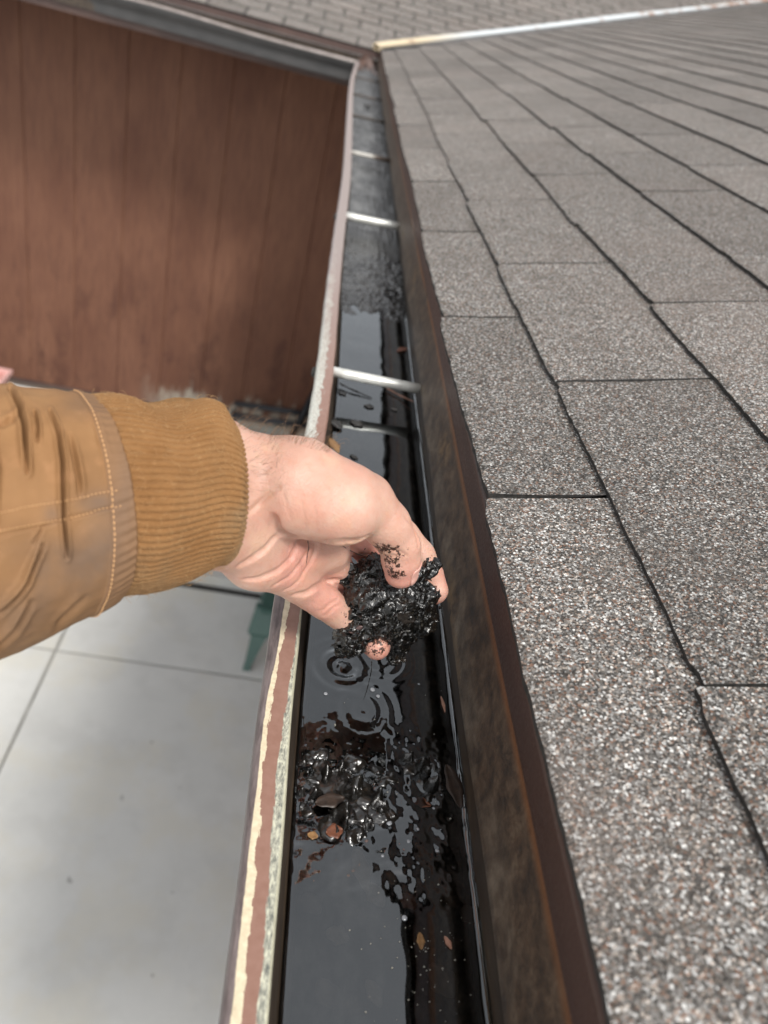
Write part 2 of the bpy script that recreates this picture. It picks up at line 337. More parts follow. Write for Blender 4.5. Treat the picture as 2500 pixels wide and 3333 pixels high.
# valley flashing: dull metal band with a pale raised strip along the far side
def strip(pa, pb, mat, name, n=60, wob=0.0, thick=.002):
    """pa,pb: functions t-> world for the two edges"""
    V = []
    for i in range(n+1):
        t = i/n; A = np.array(pa(t)); B = np.array(pb(t)); A[2] += wob*math.sin(t*31); B[2] += wob*math.sin(t*27+1)
        V += [A, B, B-[0, 0, thick], A-[0, 0, thick]]
    F_ = grid_faces(n+1, 4, True)
    return obj(name, V, F_, mat, house, False)
vt = lambda t: 8.0*t-.02
def nearpl(x): return -.2705+(x-XE)*S0
strip(lambda t: (XE+vt(t)+.45, YE+vt(t), nearpl(XE+vt(t)+.45)+.0015), lambda t: (XE+vt(t), YE+vt(t), nearpl(XE+vt(t))+.0015), M_VAL, 'valley_flashing')
strip(lambda t: (XE+vt(t)+.012, YE+vt(t)-.012, nearpl(XE+vt(t))+.016), lambda t: (XE+vt(t)-.024, YE+vt(t)+.024, nearpl(XE+vt(t))+.020), M_VALW, 'valley_trim', wob=.003, thick=.03)
# drip edge along the near eave: (x, z) profile lip -> ridge -> under the shingles
def loft(profile_fn, ys, mat, name, parent, closed=False, uvf=None, smooth=True, fmat=None):
    V = []; UV = []
    for y in ys:
        pr = profile_fn(y); V += pr
        if uvf: UV += uvf(y, pr)
    n = len(pr); return obj(name, V, grid_faces(len(ys), n, closed), mat, parent, smooth, uv=UV if uvf else None, fmat=fmat)
def drip(y):
    w = .0008*math.sin(y*9)+.0005*math.sin(y*31+1)
    pts = [(.1490, -.366), (.1450, -.3655), (.1432, -.3625), (.1437, -.357), (.1450, -.348), (.1463, -.335), (.1478, -.320), (.1488, -.310), (.1491, -.3055), (.1472, -.3020), (.1468, -.2985), (.1470, -.290), (.1466, -.2795), (.1460, -.2745), (.1500, -.2732), (.156, -.2715), (.158, -.276), (.1555, -.31), (.1535, -.366)]
    return [(x+w*sstep(-z, .27, .36), min(y, 5.50), z) for x, z in pts]
ysd = np.concatenate([np.arange(-.9, 2, .02), np.arange(2, 5.5, .06), [5.5]])
loft(drip, ysd, M_RUST, 'drip_edge', house, True)
m = MB(); m.box((-6, YE-.012, -.335), (XE+.01, YE+.006, -.3)); m.obj('drip_edge', M_BRN, house)
# fascia, soffit and walls
m = MB(); m.box((.160, -.9, -.50), (.185, YE+.02, -.30)); m.box((-6, YE+.008, -.52), (.158, YE+.03, -.34)); m.obj('fascia', M_BRN, house)
m = MB(); m.box((.187, -.9, -.497), (1.62, YW+.05, -.487)); m.box((-6, YE+.032, -.517), (1.62, YW+.05, -.507)); m.obj('soffit', M_BRN, house)
def siding(name, p0, dir_, nrm, length, z0, z1, off):
    sp_ = .3675; V = []; us = []; x = -off
    while x < length:
        for du, dp in ((0, -.006), (.008, -.006), (.014, 0), (sp_-.006, 0)): us.append((x+du, dp))
        x += sp_
    us = [(min(max(u_, 0), length), d) for u_, d in us]
    zs = np.linspace(z0, z1, 12)
    for u_, d in us:
        for z in zs: V.append(np.array(p0)+np.array(dir_)*u_+np.array(nrm)*d+np.array([0, 0, z]))
    return obj(name, V, grid_faces(len(us), len(zs)), M_SID, house, False)
ZB = -.555*YW
# grooves pass X = -.013*YW, spaced .0588*YW
siding('siding_wall', (-6, YW, 0), (1, 0, 0), (0, -1, 0), 7.62, ZB, -.49, .3675-((-.0129*YW+6) % .3675))
siding('siding_wall', (1.62, -.9, 0), (0, 1, 0), (-1, 0, 0), YW+.9, ZB, -.48, .1)
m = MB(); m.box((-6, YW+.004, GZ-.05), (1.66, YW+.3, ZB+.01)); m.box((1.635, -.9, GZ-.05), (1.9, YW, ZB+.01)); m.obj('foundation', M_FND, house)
m = MB(); m.box((-6, YW-.012, ZB-.014), (-1.02, YW+.003, ZB+.004)); m.obj('sill_trim', M_BRN, house)
# concrete step band beside the patio
stp = MB(); stp.box((-6.0, 4.115, GZ-.02), (1.63, YW-.002, GZ+.09)); stp.obj('raised_slab', M_CON, kind='structure'); m = MB(); m.box((-6, 4.06, GZ-.01), (1.63, 4.112, GZ+.004)); m.obj('slab_joint_shade', M_SHE, kind='structure')  # dark strip: slab joint plus painted shade at the riser foot

# ------------------------------------------------------------------ gutter
gutter = empty('gutter', (.08, 2.0, -.445), 'open weathered metal rain gutter with peeling brown rim along the shingled roof edge', 'gutter')
RX = [(-1, .020), (.14, .019), (.21, .017), (.33, .013), (.41, .0122), (.6, .018), (.8, .0225), (1.1, .0200), (1.4, .0200), (1.8, .0225), (2.0, .0220), (2.86, .011), (3.6, .002), (4.2, -.001), (4.9, .008), (5.31, .016)]
def rim_x(y): return float(np.interp(y, [a for a, _ in RX], [b_ for _, b_ in RX]))
def rim_xs(y): return sum(rim_x(y+d) for d in (-.12, -.06, 0, .06, .12))/5 if y < 5.1 else rim_x(y)
RZ = -.36
def gprofile(o, back):
    """(across, z) : rim top from outer to inner, then inner wall, floor, back wall"""
    rim = [(o-.0010, RZ-.012), (o-.0012, RZ-.005), (o-.0004, RZ-.0018), (o+.0012, RZ-.0004)]+[(o+.0012+(.0172-.0012)*i/12, RZ-.0004*(1-i/12)) for i in range(1, 13)]+[(o+.0186, RZ-.0008), (o+.0193, RZ-.003), (o+.0190, RZ-.008)]
    return rim
def inner(o, back, dep=.085):
    return [(o+.0186, RZ-.006), (o+.0215, RZ-.018), (o+.026, RZ-.034), (o+.033, RZ-.046), (o+.036, RZ-.058), (o+.037, RZ-dep), (back, RZ-dep), (back, RZ+.010), (back+.001, RZ+.010), (back+.001, RZ-dep-.0012),
            (o+.0355, RZ-dep-.0012), (o+.0345, RZ-.058), (o+.031, RZ-.045), (o+.016, RZ-.034), (o+.004, RZ-.020), (o+.0005, RZ-.012), (o+.004, RZ-.006)]
BK = .1502
ysg = np.concatenate([np.arange(-.9, 2.2, .02), np.arange(2.2, 5.32, .06)])
def miter(y, o, x): return y if y < 5.2 else 5.2+(y-5.2)*((5.31+(x-.016))-5.2)/(5.31-5.2)
ymax = float(ysg[-1])
def mit(y, x): return y if y < 5.0 else 5.0+(y-5.0)/(ymax-5.0)*(5.31+(x-.016)-5.0)
def rimf(y):
    o = rim_xs(y); zz = .0012*math.sin(y*3.1)+.0004*math.sin(y*17); nn = gprofile(o, BK)
    return [(x+.0003*math.sin(y*60+x*900), mit(y, x), z+zz) for x, z in nn]
def rimuv(y, pr): o = rim_xs(y); return [((p[0]-o)/.0190, y) for p in pr]
loft(rimf, ysg, M_RIM, 'gutter_rim', gutter, False, rimuv)
def trf(y): o = rim_xs(y); return [(x, mit(y, x), z) for x, z in inner(o, BK)]
tr = loft(trf, ysg, [M_GIN, M_GOUT], 'trough', gutter, True, smooth=False, fmat=([0]*8+[1]*9)*(len(ysg)-1))
# second run along the far roof (same object: the two are soldered at the corner)
def lipY(x): q = -x; return 5.31+(.075*q*q if q < 1.2 else .108+.18*(q-1.2)*.3)+.010*math.sin(x*5.5)
xsf = np.concatenate([np.arange(-6, -.3, .08), np.linspace(-.3, .016, 8)])
def mitx(x, off): return x if x < -.3 else -.3+(x+.3)/.316*(.016+off+.3)
def rimF(x): o = lipY(x); return [(mitx(x, yy-o), yy, z+.006*math.sin(x*4)*min(1, -x+.02)) for yy, z in gprofile(o, BK)]
loft(rimF, xsf, M_GLIP, 'gutter_rim', gutter, False)
def trF(x): o = lipY(x); return [(mitx(x, yy-o), yy, RZ+(z-RZ)*1.35) for yy, z in inner(o, 5.466)]
loft(trF, xsf, [M_GIN, M_GOUT], 'trough', gutter, True, smooth=False, fmat=([0]*8+[1]*9)*(len(xsf)-1))
# corner cover inside the mitre
# ferrules (spacers) across the opening
for i, (y, mt, r) in enumerate(((.815, M_FER, .0060), (1.545, M_FER, .0075), (2.245, M_FER3, .0058), (2.965, M_FER2, .0050), (3.60, M_FER2, .0045), (4.35, M_FER2, .0045), (.075, M_FER, .005), (-.65, M_FER, .005))):
    m = MB(); a = np.array((rim_xs(y)+.0185, y-.002, RZ-.004)); b_ = np.array((.1445, y+.004, RZ-.002-.004*(i == 0)))
    m.tube([a+(b_-a)*t for t in np.linspace(0, 1, 7)], r, 16)
    f = m.obj('ferrule', mt, gutter, True)
    if i < 2: f['label'] = 'bright aluminium spacer tube across the gutter'
# nail heads outside the rim
for y in (.815, 1.545):
    m = MB(); x = rim_xs(y); m.tube([(x+.001, y, RZ-.010), (x-.004, y, RZ-.010), (x-.0055, y, RZ-.010)], [.006, .006, .003], 12); m.obj('nail_head', M_SHE, gutter, True)
# bent metal splash guard at the corner
V = []; rg = random.Random(2)
for i in range(9):
    t = i/8
    for j in range(7):
        s = j/6
        V.append((.02+.125*s+.010*math.sin(3*t+2*s), 5.02+.40*t-.10*s*(1-t)+.03*math.sin(5*s), RZ-.035+.07*t*t*(1-s*.3)+.02*math.sin(7*s+4*t)))
sg = obj('splash_guard', V, grid_faces(9, 7), M_SPL, gutter, True); md = sg.modifiers.new('s', 'SOLIDIFY'); md.thickness = .002

# ------------------------------------------------------------------ water, sediment
WZ = -.396
rip_c = onz(1118, 2168, WZ)[:2]; rip2 = onz(1180, 2310, WZ)[:2]; rip3 = onz(1228, 2140, WZ)[:2]
isl = [(onz(px, py, WZ)[:2], r) for px, py, r in ((1010,2490,.016),(1090,2530,.020),(1160,2580,.018),(1110,2640,.015),(1210,2610,.013),(1270,2530,.011),(1330,2480,.009),(1380,2500,.012),(1400,2560,.010),(980,2600,.010),(1030,2600,.009),(1190,2680,.011),(1140,2690,.012),(1245,2640,.010))]
def sed_h(x, y):
    p = np.stack([x*1, y*1, x*0], -1)
    h = -.413+.006*(fbm(p*45, 3, 1)-.5)+.0035*(fbm(p*220, 3, 2)-.5)
    h = np.where(y > .8, h+(.022*sstep(y, .85, 1.25)), h)
    h = h+.012*sstep(y, 1.2, 2.2)*(.6)
    h = h+.006*sstep(x, .085, .05)*sstep(y, 1.5, 1.05)*sstep(y, .8, 1.0)*0
    bumpz = 0
    for (c_, r) in isl:
        d = np.hypot(x-c_[0], y-c_[1]); bumpz = np.maximum(bumpz, sstep(d, r, r*.25))
    nn = fbm(p*150, 2, 5)
    h = h+bumpz*(.0150+.034*(nn-.38))+bumpz*.006*np.abs(fbm(p*420, 2, 6)-.5)
    return h
def sheet(name, x0f, x1, ys, nx, hf, mat, **kw):
    V = []; ys = np.asarray(ys); t = np.linspace(0, 1, nx)
    x0 = np.array([x0f(y) for y in ys]); X = x0[:, None]+(x1-x0[:, None])*t[None]; Y = np.repeat(ys[:, None], nx, 1)
    return obj(name, np.stack([X, Y, hf(X, Y)], -1).reshape(-1, 3), grid_faces(len(ys), nx)[:, ::-1], mat, None, True, **kw)
b = N('wet_sediment'); c = b.co(); x, y, z = b.sep(c)
n = b.noise(c, 90, 6, .7); nb = b.noise(c, 28, 4, .6); sp_ = b.noise(c, 900, 2, .6)
g = b.ramp(n, [(.35, (.004,.0036,.0032)), (.6, (.011,.0095,.008)), (.8, (.03,.024,.018))])
g = b.mix(b.math('MULTIPLY', b.step(nb, .52, .68), b.math('MULTIPLY', b.step(z, WZ, WZ-.004), .8)), g, b.ramp(b.noise(c, 160, 3), [(.35, (.02,.012,.007)), (.7, (.09,.062,.038))]))
g = b.mix(b.math('MULTIPLY', b.step(sp_, .74, .80), b.step(b.noise(c, 30, 2), .52, .66)), g, (.38,.34,.26))
dry = b.step(b.math('ADD', y, b.math('MULTIPLY', b.math('SUBTRACT', b.noise(c, 30, 4), .5), .9)), .95, 1.9)
dc = b.ramp(b.noise(b.map(c, (1, .45, 1)), 26, 6, .65), [(.34, (.022,.023,.024)), (.5, (.075,.077,.078)), (.68, (.16,.162,.16))])
g = b.mix(dry, g, dc)
M_SED = b.done(g, b.mix(dry, b.ramp(n, [(.3, .10), (.7, .30)]), b.ramp(n, [(.3, .3), (.7, .6)])), b.bump(n, .5, .002), spec=b.math('MULTIPLY', b.step(z, WZ-.001, WZ+.0006), .9))
ysn = np.concatenate([np.arange(-.88, .08, .008), np.arange(.08, .62, .0011), np.arange(.62, 1.4, .004), np.arange(1.4, 5.42, .03)])
sed = sheet('sediment', lambda y: rim_xs(min(y, 5.3))+.022, .1500, ysn, 110, sed_h, M_SED, kind='stuff')
def wat_h(x, y):
    h = np.full_like(x, WZ)
    d = np.hypot((x-rip_c[0]), (y-rip_c[1])); h += .0014*np.cos(d*2*math.pi/.0125-.6)*np.exp(-(d/.018)**2)*(1+.2*np.sin(4*np.arctan2(y-rip_c[1], x-rip_c[0])))
    h -= .0006*np.exp(-(d/.005)**2)
    d = np.hypot((x-rip2[0]), (y-rip2[1])*.8); h += .00022*np.cos(d*2*math.pi/.010+1)*np.exp(-((d-.012)/.010)**2)
    d = np.hypot((x-rip3[0]), (y-rip3[1])); h += .00025*np.cos(d*2*math.pi/.0075)*np.exp(-(d/.022)**2)*sstep(d, .004, .012)
    p = np.stack([x, y, x*0], -1)
    nearb = sstep(y, .36, .30)*sstep(y, .205, .24)
    h += .0022*(fbm(p*95, 3, 11)-.5)*nearb
    h += .00030*(fbm(p*30, 2, 12)-.5)
    # the surface clings to the metal at both sides
    xl = np.array([rim_xs(min(q, 5.3))+.0275 for q in y[:, 0]])[:, None]
    wv = 1+.8*(fbm(np.stack([x*0, y*40, x*0], -1), 2, 14)-.5)
    h += .0030*np.exp(-np.maximum(.1502-x, 0)/(.0011*wv))+.0018*np.exp(-np.maximum(x-xl, 0)/.0009)
    return h
ysw = np.concatenate([np.arange(-.88, .1, .008), np.arange(.1, .5, .0008), np.arange(.5, 1.5, .004)])
b = N('dirty_water'); c = b.co()
tr_ = b.n('ShaderNodeBsdfTransparent'); tr_.inputs[0].default_value = (.62, .58, .52, 1)
gl = b.n('ShaderNodeBsdfGlossy'); gl.inputs['Roughness'].default_value = .03; gl.inputs['Color'].default_value = (.93, .97, 1, 1)
fr_ = b.n('ShaderNodeFresnel'); fr_.inputs['IOR'].default_value = 2.3
film = b.noise(b.map(c, (1, .7, 1)), 900, 2, .5); nb = b.bump(b.noise(c, 45, 1), .03, .0004)
b.put(gl.inputs['Normal'], nb); b.put(fr_.inputs['Normal'], nb)
df = b.n('ShaderNodeBsdfDiffuse'); df.inputs[0].default_value = (.09, .09, .088, 1)
mx0 = b.n('ShaderNodeMixShader'); scum = b.math('MULTIPLY', b.math('MAXIMUM', b.step(b.noise(b.map(c, (1, .5, 1)), 60, 6, .75), .45, .9), b.math('MULTIPLY', b.step(b.noise(b.map(c, (1, .6, 1)), 22, 6, .7), .5, .75), 1.2)), .16)
b.put(mx0.inputs[0], scum); b.t.links.new(tr_.outputs[0], mx0.inputs[1]); b.t.links.new(df.outputs[0], mx0.inputs[2])
mx = b.n('ShaderNodeMixShader'); b.t.links.new(fr_.outputs[0], mx.inputs[0]); b.t.links.new(mx0.outputs[0], mx.inputs[1]); b.t.links.new(gl.outputs[0], mx.inputs[2])
b.t.links.new(mx.outputs[0], b.out.inputs['Surface']); M_WAT = b.m
def wx0(y): return rim_xs(min(y, 5.3))+.0275
t1 = np.concatenate([np.linspace(0, .012, 6)[:-1], np.linspace(.012, .96, 120)[:-1], np.linspace(.96, 1, 22)])
X0_ = np.array([wx0(y) for y in ysw]); Xw = X0_[:, None]+(.1501-X0_[:, None])*t1[None]; Yw_ = np.repeat(ysw[:, None], len(t1), 1)
obj('water', np.stack([Xw, Yw_, wat_h(Xw, Yw_)], -1).reshape(-1, 3), grid_faces(len(ysw), len(t1))[:, ::-1], M_WAT, None, True, kind='structure')

# ------------------------------------------------------------------ signed-distance modelling
class SDF:
    def __init__(s, lo, hi, vox):
        s.lo = np.array(lo, float); s.vox = vox; s.n = np.ceil((np.array(hi)-s.lo)/vox).astype(int)+1
        s.D = np.full(tuple(s.n), .03, np.float32)
        s.ax = [s.lo[i]+np.arange(s.n[i])*vox for i in range(3)]
    def block(s, a, b, pad):
        lo = np.minimum(a, b)-pad; hi = np.maximum(a, b)+pad
        i0 = np.clip(np.floor((lo-s.lo)/s.vox).astype(int), 0, s.n-1); i1 = np.clip(np.ceil((hi-s.lo)/s.vox).astype(int)+1, 1, s.n)
        sl_ = tuple(slice(i0[i], i1[i]) for i in range(3))
        g = np.meshgrid(*[s.ax[i][sl_[i]].astype(np.float32) for i in range(3)], indexing='ij'); return sl_, g
    def capd(s, g, a, b, r1, r2):
        ba = b-a; L = float(ba@ba)+1e-12
        px, py, pz = g[0]-a[0], g[1]-a[1], g[2]-a[2]; t = np.clip((px*ba[0]+py*ba[1]+pz*ba[2])/L, 0, 1)
        return np.sqrt((px-t*ba[0])**2+(py-t*ba[1])**2+(pz-t*ba[2])**2)-(r1+(r2-r1)*t)
    def cone(s, a, b, r1, r2, k=.004):
        a = np.array(a); b = np.array(b); sl_, g = s.block(a, b, max(r1, r2)+.03-.001+k)
        d = s.capd(g, a, b, r1, r2); D = s.D[sl_]
        if k > 0:
            h = np.clip(.5+.5*(D-d)/k, 0, 1); D[...] = D*(1-h)+d*h-k*h*(1-h)
        else: D[...] = np.minimum(D, d)
    def carve(s, a, b, r, k):
        a = np.array(a); b = np.array(b); sl_, g = s.block(a, b, r+k+.002)
        d = -s.capd(g, a, b, r, r); D = s.D[sl_]; h = np.clip(.5-.5*(D-d)/k, 0, 1); D[...] = D*(1-h)+d*h+k*h*(1-h)
    def sample(s, p):
        q = (np.asarray(p)-s.lo)/s.vox; q = np.clip(q, 0, s.n-1.001); i = np.floor(q).astype(int); f = q-i; o = 0
        for a in (0, 1):
            for b_ in (0, 1):
                for c_ in (0, 1):
                    w = (f[..., 0] if a else 1-f[..., 0])*(f[..., 1] if b_ else 1-f[..., 1])*(f[..., 2] if c_ else 1-f[..., 2])
                    o = o+w*s.D[i[..., 0]+a, i[..., 1]+b_, i[..., 2]+c_]
        return o
    def hit(s, px, py, d0=.28, d1=.62):
        ds = np.arange(d0, d1, .0004); r = ray(px, py)/F; pts = r[None]*ds[:, None]; v = s.sample(pts)
        w = np.where(v < 0)[0]; return pts[w[0]] if len(w) else None
    def mesh(s, smooth=1):
        D = s.D; S = D < 0
        sg = [S[:-1, :-1, :-1], S[1:, :-1, :-1], S[:-1, 1:, :-1], S[1:, 1:, :-1], S[:-1, :-1, 1:], S[1:, :-1, 1:], S[:-1, 1:, 1:], S[1:, 1:, 1:]]
        cnt = sum(x.astype(np.int8) for x in sg); act = (cnt > 0) & (cnt < 8); idx = np.argwhere(act)
        vid = np.full(act.shape, -1, np.int64); vid[act] = np.arange(len(idx))
        I, J, K = idx.T; c = {}
        for a in (0, 1):
            for b_ in (0, 1):
                for d in (0, 1): c[a, b_, d] = D[I+a, J+b_, K+d]
        acc = np.zeros((len(idx), 3)); w = np.zeros(len(idx))
        ks = list(c)
        for p in ks:
            for ax in range(3):
                if p[ax] == 0:
                    q = list(p); q[ax] = 1; q = tuple(q); A, B = c[p], c[q]; cr = (A < 0) != (B < 0)
                    t = np.where(cr, A/(A-B+1e-20), 0); pt = np.array(p, float)[None].repeat(len(idx), 0); pt[:, ax] += t
                    acc += pt*cr[:, None]; w += cr
        V = (idx+acc/w[:, None])*s.vox+s.lo; Fs = []
        for ax in range(3):
            sh = [slice(None)]*3; sh[ax] = slice(0, -1); s2 = [slice(None)]*3; s2[ax] = slice(1, None)
            cr = S[tuple(sh)] != S[tuple(s2)]; e = np.argwhere(cr); u, v = (ax+1) % 3, (ax+2) % 3
            ok = (e[:, u] > 0) & (e[:, v] > 0) & (e[:, u] < s.n[u]-1) & (e[:, v] < s.n[v]-1); e = e[ok]
            fl = S[tuple(e.T)]
            def at(du, dv):
                q = e.copy(); q[:, u] -= du; q[:, v] -= dv; return vid[tuple(q.T)]
            quad = np.stack([at(1, 1), at(0, 1), at(0, 0), at(1, 0)], -1); quad[~fl] = quad[~fl][:, ::-1]; Fs.append(quad)
        Fq = np.concatenate(Fs); Fq = Fq[(Fq >= 0).all(1)]
        for _ in range(smooth):
            ac = np.zeros_like(V); ct = np.zeros(len(V))
            for a in range(4):
                i, j = Fq[:, a], Fq[:, (a+1) % 4]
                for k in range(3): ac[:, k] += np.bincount(i, V[j, k], len(V))+np.bincount(j, V[i, k], len(V))
                ct += np.bincount(i, minlength=len(V))+np.bincount(j, minlength=len(V))
            V = V*.5+.5*ac/np.maximum(ct, 1)[:, None]
        return V, Fq

DS = 1.05
def Z1(x, y): return 650+x*.5425, 1300+y*.5425
def PZ(x, y, d): return P(*Z1(x, y), d*DS)
def PS(x, y, d): return P(x, y, d*DS)
mm = .001*DS

# ------------------------------------------------------------------ the hand and forearm (one continuous surface)
hand = SDF((-.30, .20, -.40), (.165, .46, -.11), .00085)
def chain(pts, k=.004):
    for (a, r1), (b_, r2) in zip(pts[:-1], pts[1:]): hand.cone(a, b_, r1*mm, r2*mm, k)
# forearm (runs on inside the sleeve) and wrist
chain([(PS(-900, 1640, .34), 32), (PS(150, 1590, .350), 29), (PS(560, 1590, .365), 27)], .01)
chain([(PS(300, 1500, .352), 22), (PS(690, 1492, .372), 18.6), (PS(800, 1530, .378), 18)], .012)
chain([(PS(300, 1700, .352), 22), (PS(700, 1708, .374), 18), (PS(800, 1725, .385), 17)], .012)
chain([(PS(560, 1600, .362), 22), (PS(740, 1600, .376), 18), (PS(900, 1660, .400), 15), (PS(1000, 1740, .425), 12)], .012)
# metacarpals / palm
chain([(PS(700, 1700, .374), 17.5), (PS(830, 1815, .398), 15), (PS(975, 1893, .424), 11.5)], .010)   # little finger side
chain([(PS(760, 1640, .384), 16), (PS(900, 1740, .412), 13), (PS(1075, 1830, .444), 11)], .010)
chain([(PS(780, 1590, .386), 16), (PS(960, 1660, .428), 13), (PS(1150, 1745, .458), 11)], .010)
chain([(PS(780, 1540, .382), 16), (PS(1000, 1570, .426), 13), (PS(1228, 1665, .458), 11.5)], .010)
# palm pads below the fingers
chain([(PS(940, 1800, .411), 11), (PS(1085, 1795, .433), 10.0)], .008)
# thenar mound
chain([(PS(850, 1548, .385), 21), (PS(960, 1583, .386), 25), (PS(1110, 1640, .3925), 22.2)], .005)
# thumb
chain([(PS(1080, 1600, .394), 16), (PS(1190, 1636, .401), 15.2)], .006)
chain([(PS(1190, 1636, .401), 15.2), (PS(1258, 1708, .409), 12.6), (PS(1302, 1778, .417), 11.4)], .003)
chain([(PS(1302, 1778, .417), 11.4), (PS(1305, 1820, .421), 11.0), (PS(1304, 1862, .426), 9.4)], .002)
# fingers: little, ring, middle, index
chain([(PS(966, 1896, .424), 10.6), (PS(1055, 1958, .441), 9.6), (PS(1133, 2021, .456), 9.2)], .003)
chain([(PS(1133, 2021, .456), 9.0), (PS(1172, 2058, .467), 8.3), (PS(1200, 2082, .471), 8.0)], .002)
chain([(PS(1200, 2082, .471), 8.2), (PS(1219, 2094, .462), 8.4), (PS(1227, 2103, .4555), 8.3)], .002)
chain([(PS(1084, 1842, .446), 10.4), (PS(1140, 1900, .468), 9.4), (PS(1192, 1951, .482), 9)], .004)
chain([(PS(1192, 1951, .482), 9), (PS(1274, 2022, .486), 8.2), (PS(1301, 2049, .478), 7.6)], .002)
chain([(PS(1154, 1740, .459), 10.6), (PS(1215, 1810, .476), 9.6), (PS(1262, 1880, .486), 9.2)], .004)
chain([(PS(1262, 1880, .486), 9.2), (PS(1350, 1962, .492), 8.4), (PS(1377, 2000, .482), 7.8)], .002)
chain([(PS(1236, 1668, .460), 11.2), (PS(1310, 1745, .468), 10.2), (PS(1364, 1806, .475), 9.6)], .003)
chain([(PS(1364, 1806, .475), 9.6), (PS(1396, 1872, .474), 8.9), (PS(1416, 1922, .463), 8.3)], .002)
# low frequency unevenness
g_ = np.stack(np.meshgrid(*[a[::3] for a in hand.ax], indexing='ij'), -1); nz = (fbm(g_*55, 2, 21)-.5)*.0012
nz = nz.repeat(3, 0).repeat(3, 1).repeat(3, 2)[:hand.n[0], :hand.n[1], :hand.n[2]]; hand.D += nz.astype(np.float32)
# skin folds: polylines in the close-up's coordinates, (radius mm, sink)
def fold(pts, r, k=.0012, lift=.66):
    pts = [(a+4*math.sin(b*.05), b+4*math.sin(a*.06)) for a, b in pts]
    lift = .70 if r > 3.3 else lift
    if r < 1.6: lift = .83
    r *= .5; k *= 1.3
    # densify
    q = []
    for (x0, y0), (x1, y1) in zip(pts[:-1], pts[1:]):
        n = max(1, int(math.hypot(x1-x0, y1-y0)/12)); q += [(x0+(x1-x0)*i/n, y0+(y1-y0)*i/n) for i in range(n)]
    q.append(pts[-1]); hs_ = [hand.hit(*Z1(*p)) for p in q]; n = len(hs_)
    for i in range(n-1):
        if hs_[i] is None or hs_[i+1] is None or np.linalg.norm(hs_[i]-hs_[i+1]) > .004: continue
        t = (i+.5)/n; rr = r*mm*(.12+.88*math.sin(math.pi*min(1, max(0, t)))**.9)
        L_ = -FWD*rr*lift; hand.carve(hs_[i]+L_, hs_[i+1]+L_, rr, k)
        if r < 3: CREASE.append((hs_[i], hs_[i+1], min(1, (r/.5)**1.6)*(.3+.7*math.sin(math.pi*t))))
CREASE = []
FOLDS = [([(445,700),(452,760),(490,810),(600,842),(760,862),(900,858),(975,845),(1005,830)], 2.2, .003),
 ([(285,690),(330,645),(390,600),(430,560),(480,520)], .8, .0015),
 ([(460,820),(400,900),(320,960),(240,1000)], 1.4, .0022), 
 ([(590,870),(552,950),(470,1030),(360,1078),(270,1085)], 1.1, .002), ([(655,890),(612,985),(540,1062),(440,1120)], .7, .0014), ([(620,1060),(560,1120),(500,1150)], .5, .0012),
 ([(705,880),(668,980),(610,1060)], .6, .0014),
 ([(560,1170),(640,1165),(720,1120),(780,1090),(815,1085)], 2.0, .002),
 ([(715,1275),(750,1255),(790,1225),(830,1200)], .8, .001), ([(735,1300),(775,1275),(815,1245),(850,1225)], .6, .001),
 ([(1095,915),(1150,900),(1200,915),(1240,940)], .9, .0012), ([(1100,945),(1160,935),(1210,950)], .6, .001),
 ([(1230,700),(1280,760),(1306,830),(1312,900)], .9, .001),
 ([(870,860),(930,900),(980,930),(1040,930)], .6, .001),
 ([(610,560),(625,680),(640,800)], .35, .0008), ([(690,570),(700,690),(705,810)], .3, .0008), ([(500,560),(520,640),(555,720)], .35, .0008), ([(800,600),(806,700),(800,800)], .25, .0007),
 ([(860,1085),(800,1085)], 1.0, .002)]
for p, r, k in FOLDS: fold(p, r, k)
HV, HF = hand.mesh(1)
HV_t = HV
# tint attribute: finger ends and knuckle pads are pinker
def near(pts, rad):
    d = np.full(len(HV), 9.0)
    for p in pts: d = np.minimum(d, np.linalg.norm(HV-p, axis=1))
    return 1-sstep(d, rad*.3, rad)
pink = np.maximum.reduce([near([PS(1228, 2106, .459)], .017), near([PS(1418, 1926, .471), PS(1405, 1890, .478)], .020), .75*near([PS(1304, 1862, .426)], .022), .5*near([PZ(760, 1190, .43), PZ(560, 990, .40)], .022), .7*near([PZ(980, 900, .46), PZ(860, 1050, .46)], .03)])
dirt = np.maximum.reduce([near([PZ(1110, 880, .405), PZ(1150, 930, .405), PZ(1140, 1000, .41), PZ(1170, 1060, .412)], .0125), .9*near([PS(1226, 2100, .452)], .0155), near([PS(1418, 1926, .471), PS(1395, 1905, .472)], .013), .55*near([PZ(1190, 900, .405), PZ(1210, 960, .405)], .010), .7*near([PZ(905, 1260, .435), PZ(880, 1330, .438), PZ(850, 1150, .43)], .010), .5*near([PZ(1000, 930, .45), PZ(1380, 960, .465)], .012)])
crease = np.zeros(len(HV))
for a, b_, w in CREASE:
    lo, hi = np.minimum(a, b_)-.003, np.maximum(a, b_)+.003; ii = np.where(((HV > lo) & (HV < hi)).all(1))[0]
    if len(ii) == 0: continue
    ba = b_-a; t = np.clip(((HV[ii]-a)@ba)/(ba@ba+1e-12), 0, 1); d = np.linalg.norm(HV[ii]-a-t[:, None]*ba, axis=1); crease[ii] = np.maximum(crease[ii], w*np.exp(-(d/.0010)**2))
b = N('skin'); c = b.co(); n = b.noise(c, 26, 4, .6); n2 = b.noise(c, 160, 4, .7); fine = b.vor(c, 900)
g = b.ramp(n, [(.3, (.45,.25,.185)), (.55, (.53,.32,.245)), (.75, (.59,.385,.305))])
g = b.mix(b.math('MULTIPLY', b.step(n2, .48, .72), .42), g, (.50,.24,.16)); n4 = b.noise(c, 60, 3, .6); g = b.mix(b.math('MULTIPLY', b.step(n4, .5, .7), .30), g, (.58,.40,.26))
